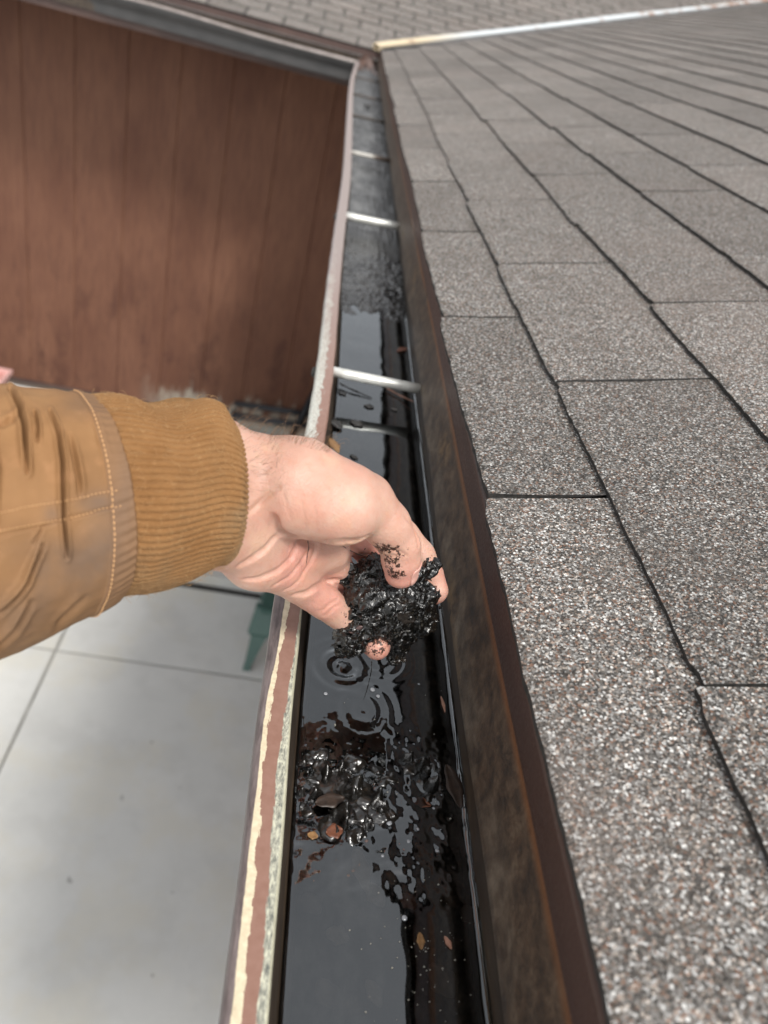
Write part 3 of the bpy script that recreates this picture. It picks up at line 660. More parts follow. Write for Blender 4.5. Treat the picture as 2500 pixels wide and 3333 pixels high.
g = b.mix(b.math('MULTIPLY', b.step(b.noise(b.map(c, loc=(4, 2, 1)), 38, 3, .6), .48, .68), .38), g, (.56,.25,.18)); g = b.mix(b.math('MULTIPLY', b.attr('pink'), .85), g, (.62,.26,.215))
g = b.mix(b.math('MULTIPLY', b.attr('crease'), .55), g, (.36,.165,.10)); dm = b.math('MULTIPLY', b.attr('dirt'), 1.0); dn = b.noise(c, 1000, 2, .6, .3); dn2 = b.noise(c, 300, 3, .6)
dmask = b.step(b.math('ADD', b.math('ADD', b.math('MULTIPLY', dn, .42), b.math('MULTIPLY', dn2, .68)), b.math('MULTIPLY', dm, .26)), .795, .815)
dmask = b.math('MULTIPLY', dmask, b.step(dm, .04, .12))
g = b.mix(dmask, g, (.050,.022,.014))
M_SKIN = b.done(g, b.mix(dmask, (.46,)*3, (.35,)*3), b.bump(dmask, .6, .0006, b.bump(fine, .3, .0006, b.bump(n2, .35, .0012))), spec=.45)
b.p.inputs['Subsurface Weight'].default_value = .35; b.p.inputs['Subsurface Radius'].default_value = (1, .35, .2); b.p.inputs['Subsurface Scale'].default_value = .004
person = empty('person', P(-300, 1700, .34), 'arm in a tan work jacket, palm up, fingers curled round black muck above the gutter', 'person')
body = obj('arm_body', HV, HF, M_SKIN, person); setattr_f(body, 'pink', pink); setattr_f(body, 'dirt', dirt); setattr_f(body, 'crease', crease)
# thumbnail, laid on the surface of the thumb tip
b = N('nail'); M_NAIL = b.done(b.ramp(b.noise(b.co(), 300, 2), [(.3, (.62,.33,.27)), (.7, (.70,.42,.35))]), .28, spec=.5)
ta, tb_ = PS(1305, 1815, .4205), PS(1304, 1862, .426); ax = (tb_-ta)/np.linalg.norm(tb_-ta)
n0 = RIGHT*.90-FWD*.43; n0 -= ax*(n0@ax); n0 /= np.linalg.norm(n0); n1 = np.cross(ax, n0)
V = []
for i in range(13):
    t = i/12; along = -.0005+.0125*t
    for j in range(11):
        s = j/10-.5; wid = 1.15*(1-.30*max(0, (t-.75)/.25)**2-.25*max(0, (.25-t)/.25)**2); an = s*wid
        o_ = ta+ax*(along+.004); d = math.cos(an)*n0+math.sin(an)*n1; rr = np.arange(.014, .003, -.0001)
        pts = o_[None]+d[None]*rr[:, None]; w = np.where(hand.sample(pts) < 0)[0]
        r_ = rr[w[0]] if len(w) else .006
        V.append(o_+d*(max(r_, .0055)+.00035))
nail = obj('fingernail', V, grid_faces(13, 11), M_NAIL, person); md = nail.modifiers.new('s', 'SOLIDIFY'); md.thickness = .0006; md.offset = 0
# hairs on the wrist
b = N('arm_hair'); M_HAIR = b.done((.26, .15, .08), .5)
m = MB(); rg = random.Random(11)
for i in range(230):
    if i < 130: zx, zy = rg.uniform(150, 760), 0; zy = 118+(zx-150)*.26+rg.uniform(0, 40)+6
    else: zx, zy = rg.uniform(190, 520), rg.uniform(180, 560)
    if i >= 130 and zx < 250+max(0, zy-400)*.2: continue
    h = hand.hit(*Z1(zx, zy))
    if h is None: continue
    e = .0008; nr = np.array([hand.sample(h+np.eye(3)[k]*e)-hand.sample(h-np.eye(3)[k]*e) for k in range(3)]); nr /= np.linalg.norm(nr)+1e-9
    dr = RIGHT*rg.uniform(.3, 1)+UP*rg.uniform(-.4, .5); L_ = rg.uniform(.006, .013); cu = rg.uniform(-.6, .6)
    m.tube([h+(nr*(.55*math.sin(t*2.2))*1.2+dr*t*.8+UP*cu*t*t*.5)*L_ for t in np.linspace(0, 1, 5)], [.00006, .000055, .00005, .00004, .00002], 3, caps=False)
m.obj('arm_hair', M_HAIR, person, True)

# ------------------------------------------------------------------ sleeve and cuff
def ring_surface(rings, nt, nphi, disp=None):
    """rings: list of (top px, bottom px, bulge px, depth, half depth mm). returns verts and params"""
    R_ = np.array([(*t, *b_, bu, d, hd) for t, b_, bu, d, hd in rings], float); k = len(R_)
    # Catmull-Rom through the rings
    tt = np.linspace(0, k-1, nt); out = []
    for t in tt:
        i = min(int(t), k-2); f = t-i; p0, p1, p2, p3 = R_[max(i-1, 0)], R_[i], R_[i+1], R_[min(i+2, k-1)]
        out.append(.5*((2*p1)+(-p0+p2)*f+(2*p0-5*p1+4*p2-p3)*f*f+(-p0+3*p1-3*p2+p3)*f**3))
    out = np.array(out); ph = np.arange(nphi)/nphi*2*math.pi; V = np.zeros((nt, nphi, 3))
    for i, (tx, ty, bx, by, bu, d, hd) in enumerate(out):
        A = P(tx, ty, d*DS); B = P(bx, by, d*DS); c = (A+B)/2; u = (A-B)/2; dd = d-hd*.001
        cxp = (tx+bx)/2; k_ = d/dd-1; w = -FWD*hd*mm+RIGHT*((bu+min(120, (W/2-cxp)*k_))/F*dd*DS)-UP*(((H/2-(ty+by)/2)*k_)/F*dd*DS)
        sgn = np.sign(np.cos(ph))*np.abs(np.cos(ph))**.92
        V[i] = c+np.cos(ph)[:, None]*u+np.sin(ph)[:, None]*w
    return V, tt/(k-1), ph
def normals(V):
    du = np.gradient(V, axis=0); dv = np.roll(V, -1, 1)-np.roll(V, 1, 1); n = np.cross(du, dv); n /= np.linalg.norm(n, axis=2)[..., None]+1e-12
    c = V.mean(1, keepdims=True)
    if ((V-c)*n).sum() < 0: n = -n
    return n
def pxof(V):
    q = V @ M.T; return W/2+F*q[..., 0]/q[..., 2], H/2-F*q[..., 1]/q[..., 2]
cuff_r = [((262,1284),(372,1942),112,.347,36), ((330,1291),(400,1936),112,.350,36), ((420,1303),(470,1921),108,.354,36), ((505,1318),(560,1897),98,.359,35), ((585,1306),(625,1877),90,.364,35),
          ((650,1304),(672,1858),84,.369,34), ((700,1328),(708,1843),78,.373,33), ((722,1352),(728,1833),76,.375,31.5)]
nphi = 90*8; V, ts, ph = ring_surface(cuff_r, 150, nphi); nr = normals(V)
T_, PH = np.meshgrid(ts, ph, indexing='ij'); ribs = 90
rb = np.abs(np.sin(PH*ribs/2+.25*np.sin(T_*7+PH*2)+1.1*np.sin(T_*3+PH)))
prof = np.clip(rb*1.3, 0, 1)**.7
amp = .00150*(.35+.65*sstep(T_, .02, .10))
nzc = fbm(np.stack([T_*40, PH*30, T_*0], -1), 2, 33)-.5
fld = .0022*np.sin(T_*9+PH*1.5)*np.sin(PH*2+1)
V = V+nr*((prof-.6)*amp+nzc*.0005+fld*sstep(T_, 0, .3)*sstep(T_, 1, .8))[..., None]
# roll the end of the cuff inwards
inn = V[-1]; c = inn.mean(0); ex = [inn+(c-inn)*.035+RIGHT*.0015, inn+(c-inn)*.10-RIGHT*.0008, inn+(c-inn)*.16-RIGHT*.006, inn+(c-inn)*.2-RIGHT*.02]
V2 = np.concatenate([V, np.array(ex)]); UVc = np.stack([np.concatenate([T_, np.ones((4, nphi))])*1.0, np.concatenate([PH, PH[:4]])], -1).reshape(-1, 2)
b = N('rib_knit'); uv = b.co('UV'); c = b.co(); u, v, _ = b.sep(uv)
st = b.math('SINE', b.math('MULTIPLY', u, 520)); kn = b.noise(c, 1500, 2, .6); lg = b.noise(c, 45, 4, .6); pil = b.noise(b.map(c, (1, 1, 1)), 380, 3, .7)
g = b.ramp(lg, [(.3, (.225,.110,.042)), (.7, (.295,.155,.064))]); g = b.mix(b.math('MULTIPLY', b.step(pil, .55, .72), .5), g, (.42,.25,.12)); g = b.mix(b.math('MULTIPLY', kn, .35), g, (.20,.09,.028))
gd = b.math('MULTIPLY', b.attr('grime_shade'), b.step(b.noise(c, 60, 3), .3, .6)); g = b.mix(b.math('MULTIPLY', gd, .5), g, (.19,.14,.085))
M_RIB = b.done(g, .95, b.bump(st, .35, .0006, b.bump(b.math('ADD', kn, pil), .7, .0008)), spec=.1)
b.p.inputs['Sheen Weight'].default_value = .15; b.p.inputs['Sheen Tint'].default_value = (1, .8, .5, 1)

# sleeve
slv = [((-1100,1080),(-1300,2560),150,.295,62), ((-700,1130),(-850,2480),150,.300,60), ((-330,1190),(-460,2320),150,.312,56), ((-60,1238),(-130,2190),150,.326,51), ((80,1258),(80,2101),145,.336,47), ((170,1266),(205,2040),135,.342,43), ((240,1277),(312,1985),122,.346,39), ((273,1282),(366,1952),114,.3475,37.2)]
VS, ts, ph = ring_surface(slv, 420, 460); nr = normals(VS); PX, PY = pxof(VS)
front = (nr @ (-FWD)) > -.15
def wr(poly, width, amp, asym=0.0):     # crease along a polyline given in close-up 2 coordinates
    pts = [(x*.5425, 1200+y*.5425) for x, y in poly]; best = np.full(PX.shape, 1e9); sgn = np.zeros(PX.shape); tt = np.zeros(PX.shape); n = len(pts)-1
    for i, ((x0, y0), (x1, y1)) in enumerate(zip(pts[:-1], pts[1:])):
        dx, dy = x1-x0, y1-y0; L = dx*dx+dy*dy; t = np.clip(((PX-x0)*dx+(PY-y0)*dy)/L, 0, 1); d = np.hypot(PX-x0-t*dx, PY-y0-t*dy)
        s_ = np.sign((PX-x0)*dy-(PY-y0)*dx); m_ = d < best; best[m_] = d[m_]; sgn[m_] = s_[m_]; tt[m_] = ((i+t)/n)[m_]
    taper = np.sin(np.pi*np.clip(tt*.94+.03, 0, 1))**.7; x = best*sgn/(width*.72)
    return amp*.001*taper*(-np.exp(-x*x)+asym*np.exp(-((x-1.6)/1.3)**2)+.5*abs(asym)*np.exp(-((x+1.8)/1.5)**2))*front
D = np.zeros(PX.shape)
for a in [([(60,110),(110,220),(140,360),(150,480),(165,620)], 9, 6.0, 1.1), ([(205,240),(225,330),(228,430)], 7, 3.4, .8), ([(300,240),(350,400),(370,560),(372,760),(378,900),(400,1080),(405,1140)], 8, 5.0, .9),
          ([(420,400),(450,540),(475,680),(480,760)], 11, 2.4, .6), ([(0,330),(60,300),(110,290)], 14, 2.5, .5), ([(0,1010),(120,980),(240,960),(400,905),(560,870),(790,800)], 4, 1.4, -.7),
          ([(0,1480),(80,1380),(160,1280),(220,1150),(260,1060)], 10, 5.0, .9), ([(0,1660),(90,1560),(150,1460),(190,1400)], 12, 3.2, .8), ([(200,1050),(230,1000),(262,955)], 7, 2.2, .6),
          ([(330,1560),(400,1480),(460,1420),(520,1370)], 14, 2.0, .5), ([(-150,200),(-60,600),(-80,1000)], 16, 5, .8), ([(-300,300),(-240,800),(-260,1400)], 20, 6, .8), ([(560,260),(600,420),(640,560)], 12, .9, .4)]: D += wr(*a)
D += .0028*(fbm(VS*60, 3, 41)-.5)+.004*(fbm(VS*14, 2, 42)-.5)
# hem band: sits up a little and puckers beside the cuff
TT = np.repeat(ts[:, None], len(ph), 1); hem = sstep(TT, .795, .803)
D += hem*.0008+.00026*np.sin(PH_ := np.repeat((np.arange(len(ph))/len(ph)*2*math.pi)[None], len(ts), 0)*70)*sstep(TT, .80, .86)
VS = VS+nr*D[..., None]
end = VS[-1]; c = end.mean(0); VSx = np.concatenate([VS, np.array([end+(c-end)*.03+RIGHT*.001, end+(c-end)*.08-RIGHT*.004])]); nts = len(VSx)
arc = np.concatenate([[0], np.cumsum(np.linalg.norm(np.diff(VSx.mean(1), axis=0), axis=1))])
UVs = np.stack([np.repeat(arc[:, None], len(ph), 1), np.repeat((np.arange(len(ph))/len(ph)*.30)[None], nts, 0)], -1).reshape(-1, 2)
b = N('tan_canvas'); uv = b.co('UV'); c = b.co(); u, v, _ = b.sep(uv); n = b.noise(c, 22, 5, .6); n2 = b.noise(c, 70, 4, .65)
tw = b.math('SINE', b.math('MULTIPLY', b.math('ADD', u, b.math('MULTIPLY', v, 1.1)), 5200))
g = b.ramp(n, [(.3, (.205,.106,.043)), (.55, (.27,.143,.060)), (.75, (.335,.19,.085))]); g = b.mix(b.math('MULTIPLY', b.step(n2, .5, .75), .3), g, (.50,.26,.13))
g = b.mix(b.math('MULTIPLY', b.math('MULTIPLY', b.attr('grime_shade'), b.ramp(b.noise(c, 38, 4, .7), [(.3, .45), (.6, 1)])), .85), g, (.135,.095,.070))
g = b.mix(b.math('MULTIPLY', b.attr('hem'), .5), g, (.17,.105,.066)); g = b.mix(b.math('MULTIPLY_ADD', tw, .14, .14), g, (.20,.10,.045))
M_CAN = b.done(g, .72, b.bump(tw, .20, .0003, b.bump(n2, .2, .0008)), spec=.25)
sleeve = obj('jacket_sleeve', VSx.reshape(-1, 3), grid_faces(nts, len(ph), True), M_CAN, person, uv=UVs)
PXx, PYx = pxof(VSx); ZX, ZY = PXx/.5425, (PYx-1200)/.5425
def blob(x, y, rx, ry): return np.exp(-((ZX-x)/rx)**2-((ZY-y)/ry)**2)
gr = np.clip(.9*blob(640, 1050, 150, 260)+.8*blob(560, 800, 130, 60)+.7*blob(450, 1250, 160, 200)+.6*blob(760, 700, 60, 250)+.5*blob(250, 1250, 60, 200)+.5*blob(500, 200, 130, 90)+.8*blob(320, 870, 60, 60)+.7*blob(100,1500,260,220)+.45*blob(250,1100,250,120), 0, 1)  # sleeve dirt; the lower blobs also paint in shade on the underside
setattr_f(sleeve, 'grime_shade', gr.ravel()); setattr_f(sleeve, 'hem', np.concatenate([hem, np.ones((2, len(ph)))]).ravel())
cuff = obj('knit_cuff', V2.reshape(-1, 3), grid_faces(len(V2), nphi, True), M_RIB, sleeve, uv=UVc)
px_, py_ = pxof(V2); setattr_f(cuff, 'grime_shade', np.clip(1.1*np.exp(-((px_-790)/55)**2)*sstep(py_, 1600, 1680)+.6*np.exp(-((px_-500)/140)**2-((py_-1880)/90)**2), 0, 1).ravel())
# stitching: pale thread dashes along the hem and the felled seam
b = N('thread'); M_THR = b.done((.62, .36, .17), .7)
m = MB(); si = int(.812*(len(ts)-1)); n_ = len(ph)
def surf(i, j): i = min(max(i, 0), len(VS)-1); j0 = int(math.floor(j)) % n_; f = j-math.floor(j); return VS[i, j0]*(1-f)+VS[i, (j0+1) % n_]*f
def srf_n(i, j): return nr[min(max(i, 0), len(VS)-1), int(j) % n_]
q = 0.0
while q < n_-1:
    if 10 < q < n_*.5-6: m.tube([surf(si, q+t)+srf_n(si, q+t)*.0004 for t in (0, 1.1, 2.2)], [.00022, .0004, .00022], 5)
    q += 3.3
def seamline(poly, off=0):
    pts = [(x*.5425, 1200+(y+off)*.5425) for x, y in poly]; out = []
    P2 = np.stack([PX, PY], -1).reshape(-1, 2); fr2 = (front & (nr @ (-FWD) > .1)).ravel()
    for (x0, y0), (x1, y1) in zip(pts[:-1], pts[1:]):
        L = math.hypot(x1-x0, y1-y0); k = max(1, int(L/3.2))
        for i in range(k): out.append((x0+(x1-x0)*i/k, y0+(y1-y0)*i/k))
    res = []
    for x, y in out:
        d = (P2[:, 0]-x)**2+(P2[:, 1]-y)**2; d[~fr2] = 1e9; r = int(d.argmin()); res.append(VS.reshape(-1, 3)[r]*.5+.5*P(x, y, (VS.reshape(-1, 3)[r] @ FWD))+nr.reshape(-1, 3)[r]*.00045)
    return res
for poly in ([(0,866),(130,836),(260,812),(370,800),(480,775),(600,745),(690,735),(735,722)], [(0,975),(130,950),(260,925),(390,905),(520,870),(620,838),(700,828),(745,818)]):
    r = seamline(poly)
    for i in range(0, len(r)-3, 4): m.tube(r[i:i+3], [.0002, .00034, .0002], 5)
m.obj('stitching', M_THR, sleeve, True)
# stray fibres on the cuff
m = MB(); rg = random.Random(4); nrc = normals(V)
b = N('fibre'); M_FIB = b.done((.46, .28, .13), .9)
for i in range(420):
    a, c_ = rg.randrange(4, 146), rg.randrange(0, int(nphi*.53)); p = V[a, c_]; n_v = nrc[a, c_]; L_ = rg.uniform(.0015, .004)
    d1 = np.array([rg.gauss(0, 1) for _ in range(3)]); d1 -= n_v*(d1 @ n_v); d1 /= np.linalg.norm(d1); cu = np.cross(n_v, d1)*rg.uniform(-.9, .9)
    m.tube([p+(n_v*(.18+.35*math.sin(t*2.6))+d1*t+cu*t*t)*L_ for t in np.linspace(0, 1, 4)], .00007, 3, caps=False)
m.obj('stray_fibres', M_FIB, cuff, True)

# ------------------------------------------------------------------ the handful of muck
mu = SDF(PZ(1150, 1250, .452)-np.array([.052, .060, .055]), PZ(1150, 1250, .452)+np.array([.052, .060, .055]), .00055)
for x, y, d, r in [(960,1080,.446,8),(1040,1050,.449,9),(980,1180,.449,12),(1080,1180,.452,15),(1190,1230,.455,15),(1280,1200,.457,14),(1300,1310,.462,12),(1180,1340,.459,13),(1040,1300,.455,13),(960,1330,.452,9),(905,1410,.451,8),(868,1465,.453,5.5),(945,1430,.452,7),(1050,1375,.454,5),(965,1475,.455,4),(900,1490,.455,4),
                   (1335,1185,.456,7),(1375,1215,.452,4.6),(1310,1080,.452,4.6),(1318,1020,.4505,3.8),(1360,1018,.451,3.2),(1395,1008,.452,2.8),(1425,990,.454,2.2),(1180,1440,.461,7),(1190,1520,.464,4.5),(1165,1545,.466,3),(1045,975,.449,4.5),(890,1030,.448,4),(872,990,.448,2),(1100,1000,.452,6),(1180,1110,.450,8),(845,1500,.457,2.5)]:
    a = PZ(x, y, d); mu.cone(a, a+np.array([0, 0, .0001]), r*mm, r*mm, .005)
g_ = np.stack(np.meshgrid(*mu.ax, indexing='ij'), -1).astype(np.float32); band = np.abs(mu.D) < .008
pp = g_[band]; wv = np.stack([fbm(pp*160, 2, s_)-.5 for s_ in (51, 52, 53)], -1)
gm = .15+.75*sstep(fbm(pp*75, 2, 66), .46, .62)
dd = (fbm(pp*125+wv*3, 2, 61)-.5)*.0088+(np.abs(vnoise(pp*330+wv*3, 62)-.5)*.0034-.0008)*(.30+.70*gm)+((np.abs(vnoise(pp*900+wv*4, 63)-.5))*.0012-.0003)*gm
mu.D[band] += dd; del g_, pp
MV, MF = mu.mesh(0)
b = N('wet_muck'); c = b.co(); n = b.noise(c, 900, 4, .7); n2 = b.noise(c, 120, 3); cv = b.vor(c, 1100, out='Color'); cvx = b.sep(cv)
g = b.ramp(n2, [(.35, (.0025,.0024,.0022)), (.6, (.005,.0045,.004)), (.8, (.020,.012,.007))]); g = b.mix(b.math('MULTIPLY', b.step(cvx[0], .95, .98), .4), g, (.09,.08,.06))
b.p.inputs['Coat Weight'].default_value = .55; b.p.inputs['Coat IOR'].default_value = 1.5; b.p.inputs['Coat Roughness'].default_value = .13
bm_ = b.bump(b.math('ADD', n, b.vor(c, 700)), .18, .0005); b.put(b.p.inputs['Coat Normal'], bm_)
M_MUCK = b.done(g, b.ramp(b.noise(c, 260, 3), [(.4, .12), (.65, .34)]), b.bump(b.math('ADD', n, b.vor(c, 700)), .4, .0008), spec=.35)
cen = PZ(1100, 1250, .455)
obj('muck_handful', MV, MF, M_MUCK, label='dripping black clump of wet leaf muck held in the fingertips', cat='muck', origin=cen)

# lumps of muck that stand out of the water below the hand: one uncountable mass
rg = random.Random(21); LV = []; LF = []
for (c_, r0) in isl:
    for q in range(5):
        a_ = rg.uniform(0, 6.28); d_ = r0*rg.uniform(.1, .95); r_ = r0*rg.uniform(.22, .50); o_ = np.array([c_[0]+d_*math.cos(a_), c_[1]+d_*math.sin(a_), WZ-.001]); sx, sy = rg.uniform(.8, 1.5), rg.uniform(.7, 1.2); base = len(LV)
        for i in range(13):
            t = -0.5+i/12*(math.pi/2+.5)
            for k in range(22):
                p = np.array([math.cos(t)*math.cos(k/22*6.2832)*sx, math.cos(t)*math.sin(k/22*6.2832)*sy, math.sin(t)*.46]); LV.append(o_+p*r_)
        LF += [tuple(base+i for i in f) for f in grid_faces(13, 22, True).tolist()]
LV = np.array(LV); nz3 = np.stack([fbm(LV*170, 3, 70+k)-.5 for k in range(3)], -1); LV = LV+nz3*.0060
LV[:, 0] = np.clip(LV[:, 0], .047, .149)
b = N('slick_muck'); c = b.co(); b.p.inputs['Coat Weight'].default_value = 1; b.p.inputs['Coat IOR'].default_value = 1.5; b.p.inputs['Coat Roughness'].default_value = .10
M_SLK = b.done(b.ramp(b.noise(c, 150, 3), [(.4, (.004,.0035,.003)), (.6, (.010,.008,.006)), (.8, (.035,.022,.013))]), .3, b.bump(b.noise(c, 350, 2), .4, .001))
obj('muck_lumps', LV, LF, M_SLK, None, True, kind='stuff')

# ------------------------------------------------------------------ leaves, needles, twigs
def leafmat(name, c1, c2, rough=.45):
    b = N(name); c = b.co(); return b.done(b.ramp(b.noise(c, 220, 4, .7), [(.3, c1), (.7, c2)]), rough, b.bump(b.noise(c, 400, 3), .3, .0005))
L_DK = leafmat('dead_leaf_dark', (.018,.012,.009), (.050,.030,.020)); L_RD = leafmat('dead_leaf_red', (.10,.035,.018), (.22,.08,.04)); L_OC = leafmat('dead_leaf_ochre', (.16,.08,.03), (.32,.18,.07)); L_GY = leafmat('dead_leaf_grey', (.09,.08,.07), (.17,.155,.14)); L_BK = leafmat('wet_leaf_black', (.008,.007,.006), (.022,.018,.015), .22)
L_PK = leafmat('seed_husk_pink', (.30,.14,.09), (.50,.28,.20)); L_WD = leafmat('twig_bark', (.05,.03,.02), (.12,.07,.045))
def leaf(name, A, B, w, mat, label, cat='leaf', up=(0, 0, 1), curl=.15, group=None, lobes=0, thick=.0004):
    A = np.array(A, float); B = np.array(B, float); ax_ = B-A; L = np.linalg.norm(ax_); ax_ /= L; up = np.array(up, float); side = np.cross(up, ax_); side /= np.linalg.norm(side); up = np.cross(ax_, side); V = []
    n = 14; rg = random.Random(int(abs(A[0]*1e5+A[1]*1e4)))
    for i in range(n+1):
        t = i/n; ww = w*math.sin(math.pi*min(1, t*.97+.015))**.8*(1+.12*math.sin(t*14+lobes))
        for s in (-1, -.5, 0, .5, 1):
            V.append(A+ax_*L*t+side*ww*s*.5+up*(abs(s)*curl*w*.5+.06*L*math.sin(t*3.1)*curl)+side*.06*L*math.sin(t*2.5)*.5)
    o = obj(name, V, grid_faces(n+1, 5), mat, label=label, cat=cat, group=group, origin=(A+B)/2); md = o.modifiers.new('s', 'SOLIDIFY'); md.thickness = thick; return o
def lw(x0, y0, x1, y1, w, mat, label, z=WZ-.0035, **kw): # leaf lying at height z between two close-up-5 points
    a = onz(700+x0*.6028, 2200+y0*.6028, z); b_ = onz(700+x1*.6028, 2200+y1*.6028, z); return leaf(kw.pop('name', 'dead_leaf'), a, b_, w, mat, label, **kw)
lw(1250, 480, 1320, 715, .011, L_DK, 'long dark brown leaf lying against the back wall of the gutter just under the water', z=WZ+.0006)
lw(1060, 668, 1165, 705, .0065, L_RD, 'small rust red leaf in the water below the muck islands', z=WZ-.0005)
lw(755, 925, 810, 1165, .010, L_GY, 'pale sunken leaf seen through the bright reflection of the sky', z=WZ-.0012)
lw(820, 1120, 905, 1250, .011, L_GY, 'broad grey sunken leaf at the edge of the sky reflection', z=WZ-.0018)
lw(1085, 920, 1155, 1000, .008, L_DK, 'curled brown leaf with a thin stalk in the dark water', z=WZ-.001)
lw(1105, 1385, 1112, 1475, .0042, L_OC, 'tiny ochre leaf floating in the dark water near the bottom of the view', z=WZ+.0004)
lw(1240, 1405, 1275, 1475, .0030, L_PK, 'tiny pink husk floating right of the ochre leaf', z=WZ+.0008, name='seed_husk', cat='husk')
lw(1160, 1560, 1280, 1740, .014, L_DK, 'wide dark leaf sunk beside the back wall of the gutter', z=WZ-.004)
lw(915, 1100, 1040, 1085, .012, L_DK, 'dark leaf lying crosswise at the shade line of the water', z=WZ-.003)
lw(600, 850, 690, 835, .009, L_RD, 'orange brown leaf on the last muck island', z=WZ+.0025)
lw(540, 690, 700, 665, .010, L_DK, 'folded brown leaf stuck to the muck island near the rim', z=WZ+.004)
lw(500, 855, 555, 870, .005, L_OC, 'yellowish leaf scrap inside a bubble of dirty water', z=WZ+.0008)
lw(1220, 110, 1240, 195, .0022, L_PK, 'short orange pine needle piece floating by the waterline', z=WZ+.0012, name='pine_needle', cat='needle')
lw(480, 1180, 560, 1290, .011, L_DK, 'brown leaf sunk beside the rim under the sky reflection', z=WZ-.004)
lw(600, 1380, 720, 1430, .010, L_GY, 'grey leaf sunk crosswise in the middle of the sky reflection', z=WZ-.0035)
lw(820, 1640, 890, 1790, .008, L_GY, 'narrow grey leaf on the bottom where the sky reflection ends', z=WZ-.0025)
lw(560, 1640, 640, 1800, .012, L_DK, 'brown leaf sunk nearest the bottom of the view', z=WZ-.0045)
lw(1330, 1250, 1400, 1330, .011, L_DK, 'olive brown leaf sunk by the back wall below the grit', z=WZ-.003)
lw(1000, 1180, 1080, 1260, .009, L_RD, 'dull red leaf sunk in the dark half of the water', z=WZ-.0045)
def lz(x0, y0, x1, y1, w, mat, label, z, **kw):  # close-up 8 coordinates (upper water)
    return leaf(kw.pop('name', 'dead_leaf'), onz(900+x0*.4068, 600+y0*.4068, z), onz(900+x1*.4068, 600+y1*.4068, z), w, mat, label, **kw)
lz(590, 1890, 690, 1940, .013, L_BK, 'black leaf floating in the sky reflection above the wrist', WZ+.0008)
lz(440, 1880, 510, 1960, .014, L_BK, 'black clump of leaf stuck to the inner front wall above the wrist', WZ+.002, lobes=2)
lz(425, 2030, 490, 2150, .010, L_OC, 'orange brown leaf tip poking up beside the rim behind the wrist', WZ+.006)
lz(590, 2165, 650, 2200, .006, L_BK, 'small black scrap floating next to the hand', WZ+.0008)
lz(870, 850, 970, 880, .014, L_BK, 'black leaf lying on grey sediment where the water ends', -.388, curl=.5)
lz(700, 1770, 780, 1790, .010, L_BK, 'ragged dark leaf just below the bright spacer tube', WZ+.0005, lobes=1)
lz(500, 1650, 550, 1690, .010, L_BK, 'dark leaf scrap under the left end of the bright spacer tube', WZ+.0005)
lz(915, 1790, 970, 1815, .006, L_GY, 'pale scrap of leaf in the dark half of the water', WZ+.0006)
lz(965, 1340, 1050, 1310, .010, L_RD, 'reddish leaf against the back wall beyond the bright spacer tube', WZ+.0006)
lz(780, 960, 830, 1030, .04, L_BK, 'lonely black leaf far along the dry gutter bottom', -.378, curl=.4).location = (0, 0, 0) if False else onz(1195, 352, -.378)
def twig(name, pts, r, mat, label, cat='twig'):
    m = MB(); c_ = np.mean(pts, 0); k = len(pts); q = []
    for i in range(k-1):
        for t in np.linspace(0, 1, 5)[:-1]: q.append(np.array(pts[i])*(1-t)+np.array(pts[i+1])*t)
    q.append(np.array(pts[-1])); rs = [r*(.75+.25*math.sin(i*1.7)) for i in range(len(q))]; rs[0] *= .5; rs[-1] *= .4
    m.tube(q, rs, 6); return m.obj(name, mat, None, True, label=label, cat=cat, origin=c_)
twig('twig', [onz(900+500*.4068, 600+1590*.4068, WZ+.004), onz(900+600*.4068, 600+1640*.4068, WZ+.003), onz(900+760*.4068, 600+1710*.4068, WZ+.001)], .0013, L_BK, 'thin black twig slanting down from the rim below the bright spacer tube')
twig('twig', [onz(900+880*.4068, 600+1630*.4068, WZ+.003), onz(900+990*.4068, 600+1690*.4068, WZ+.003), onz(900+1100*.4068, 600+1740*.4068, WZ+.006)], .0012, L_PK, 'thin pinkish twig leaning on the back wall below the bright spacer tube')
twig('twig', [PZ(838, 862, .418), PZ(880, 895, .428), PZ(940, 925, .438), PZ(1020, 952, .447)], .00042, L_DK, 'dark curved stem joining the palm to the held muck')
twig('twig', [PZ(648, 845, .378), PZ(655, 890, .384), PZ(645, 940, .393), PZ(640, 988, .398)], .00035, L_DK, 'short dark hair thin stem stuck to the palm under the thumb mound')
twig('twig', [PZ(1032, 1558, .452), PZ(1030, 1630, .455), PZ(1010, 1720, .465), PZ(985, 1800, .47)], .00035, L_BK, 'thin black thread of muck dangling from the lowest fingertip')
twig('pine_needle', [PZ(1112, 1280, .436), PZ(1122, 1340, .438), PZ(1140, 1420, .442), PZ(1160, 1500, .450)], .00045, L_BK, 'straight black pine needle lying down the middle of the held muck', 'needle')
leaf('dead_leaf', PZ(868, 972, .440), PZ(925, 1040, .442), .006, L_BK, 'pointed black leaf tip standing up at the left corner of the held muck', up=-FWD)
leaf('dead_leaf', PZ(895, 1395, .4425), PZ(1020, 1375, .4435), .0048, L_RD if False else leafmat('dead_leaf_maroon', (.030,.012,.010), (.07,.028,.022), .3), 'maroon leaf plastered on the held muck above the lowest fingertip', up=-FWD)
leaf('dead_leaf', PZ(1180, 1290, .4385), PZ(1290, 1330, .4440), .008, L_BK, 'flat wet leaf on the right half of the held muck', up=-FWD)
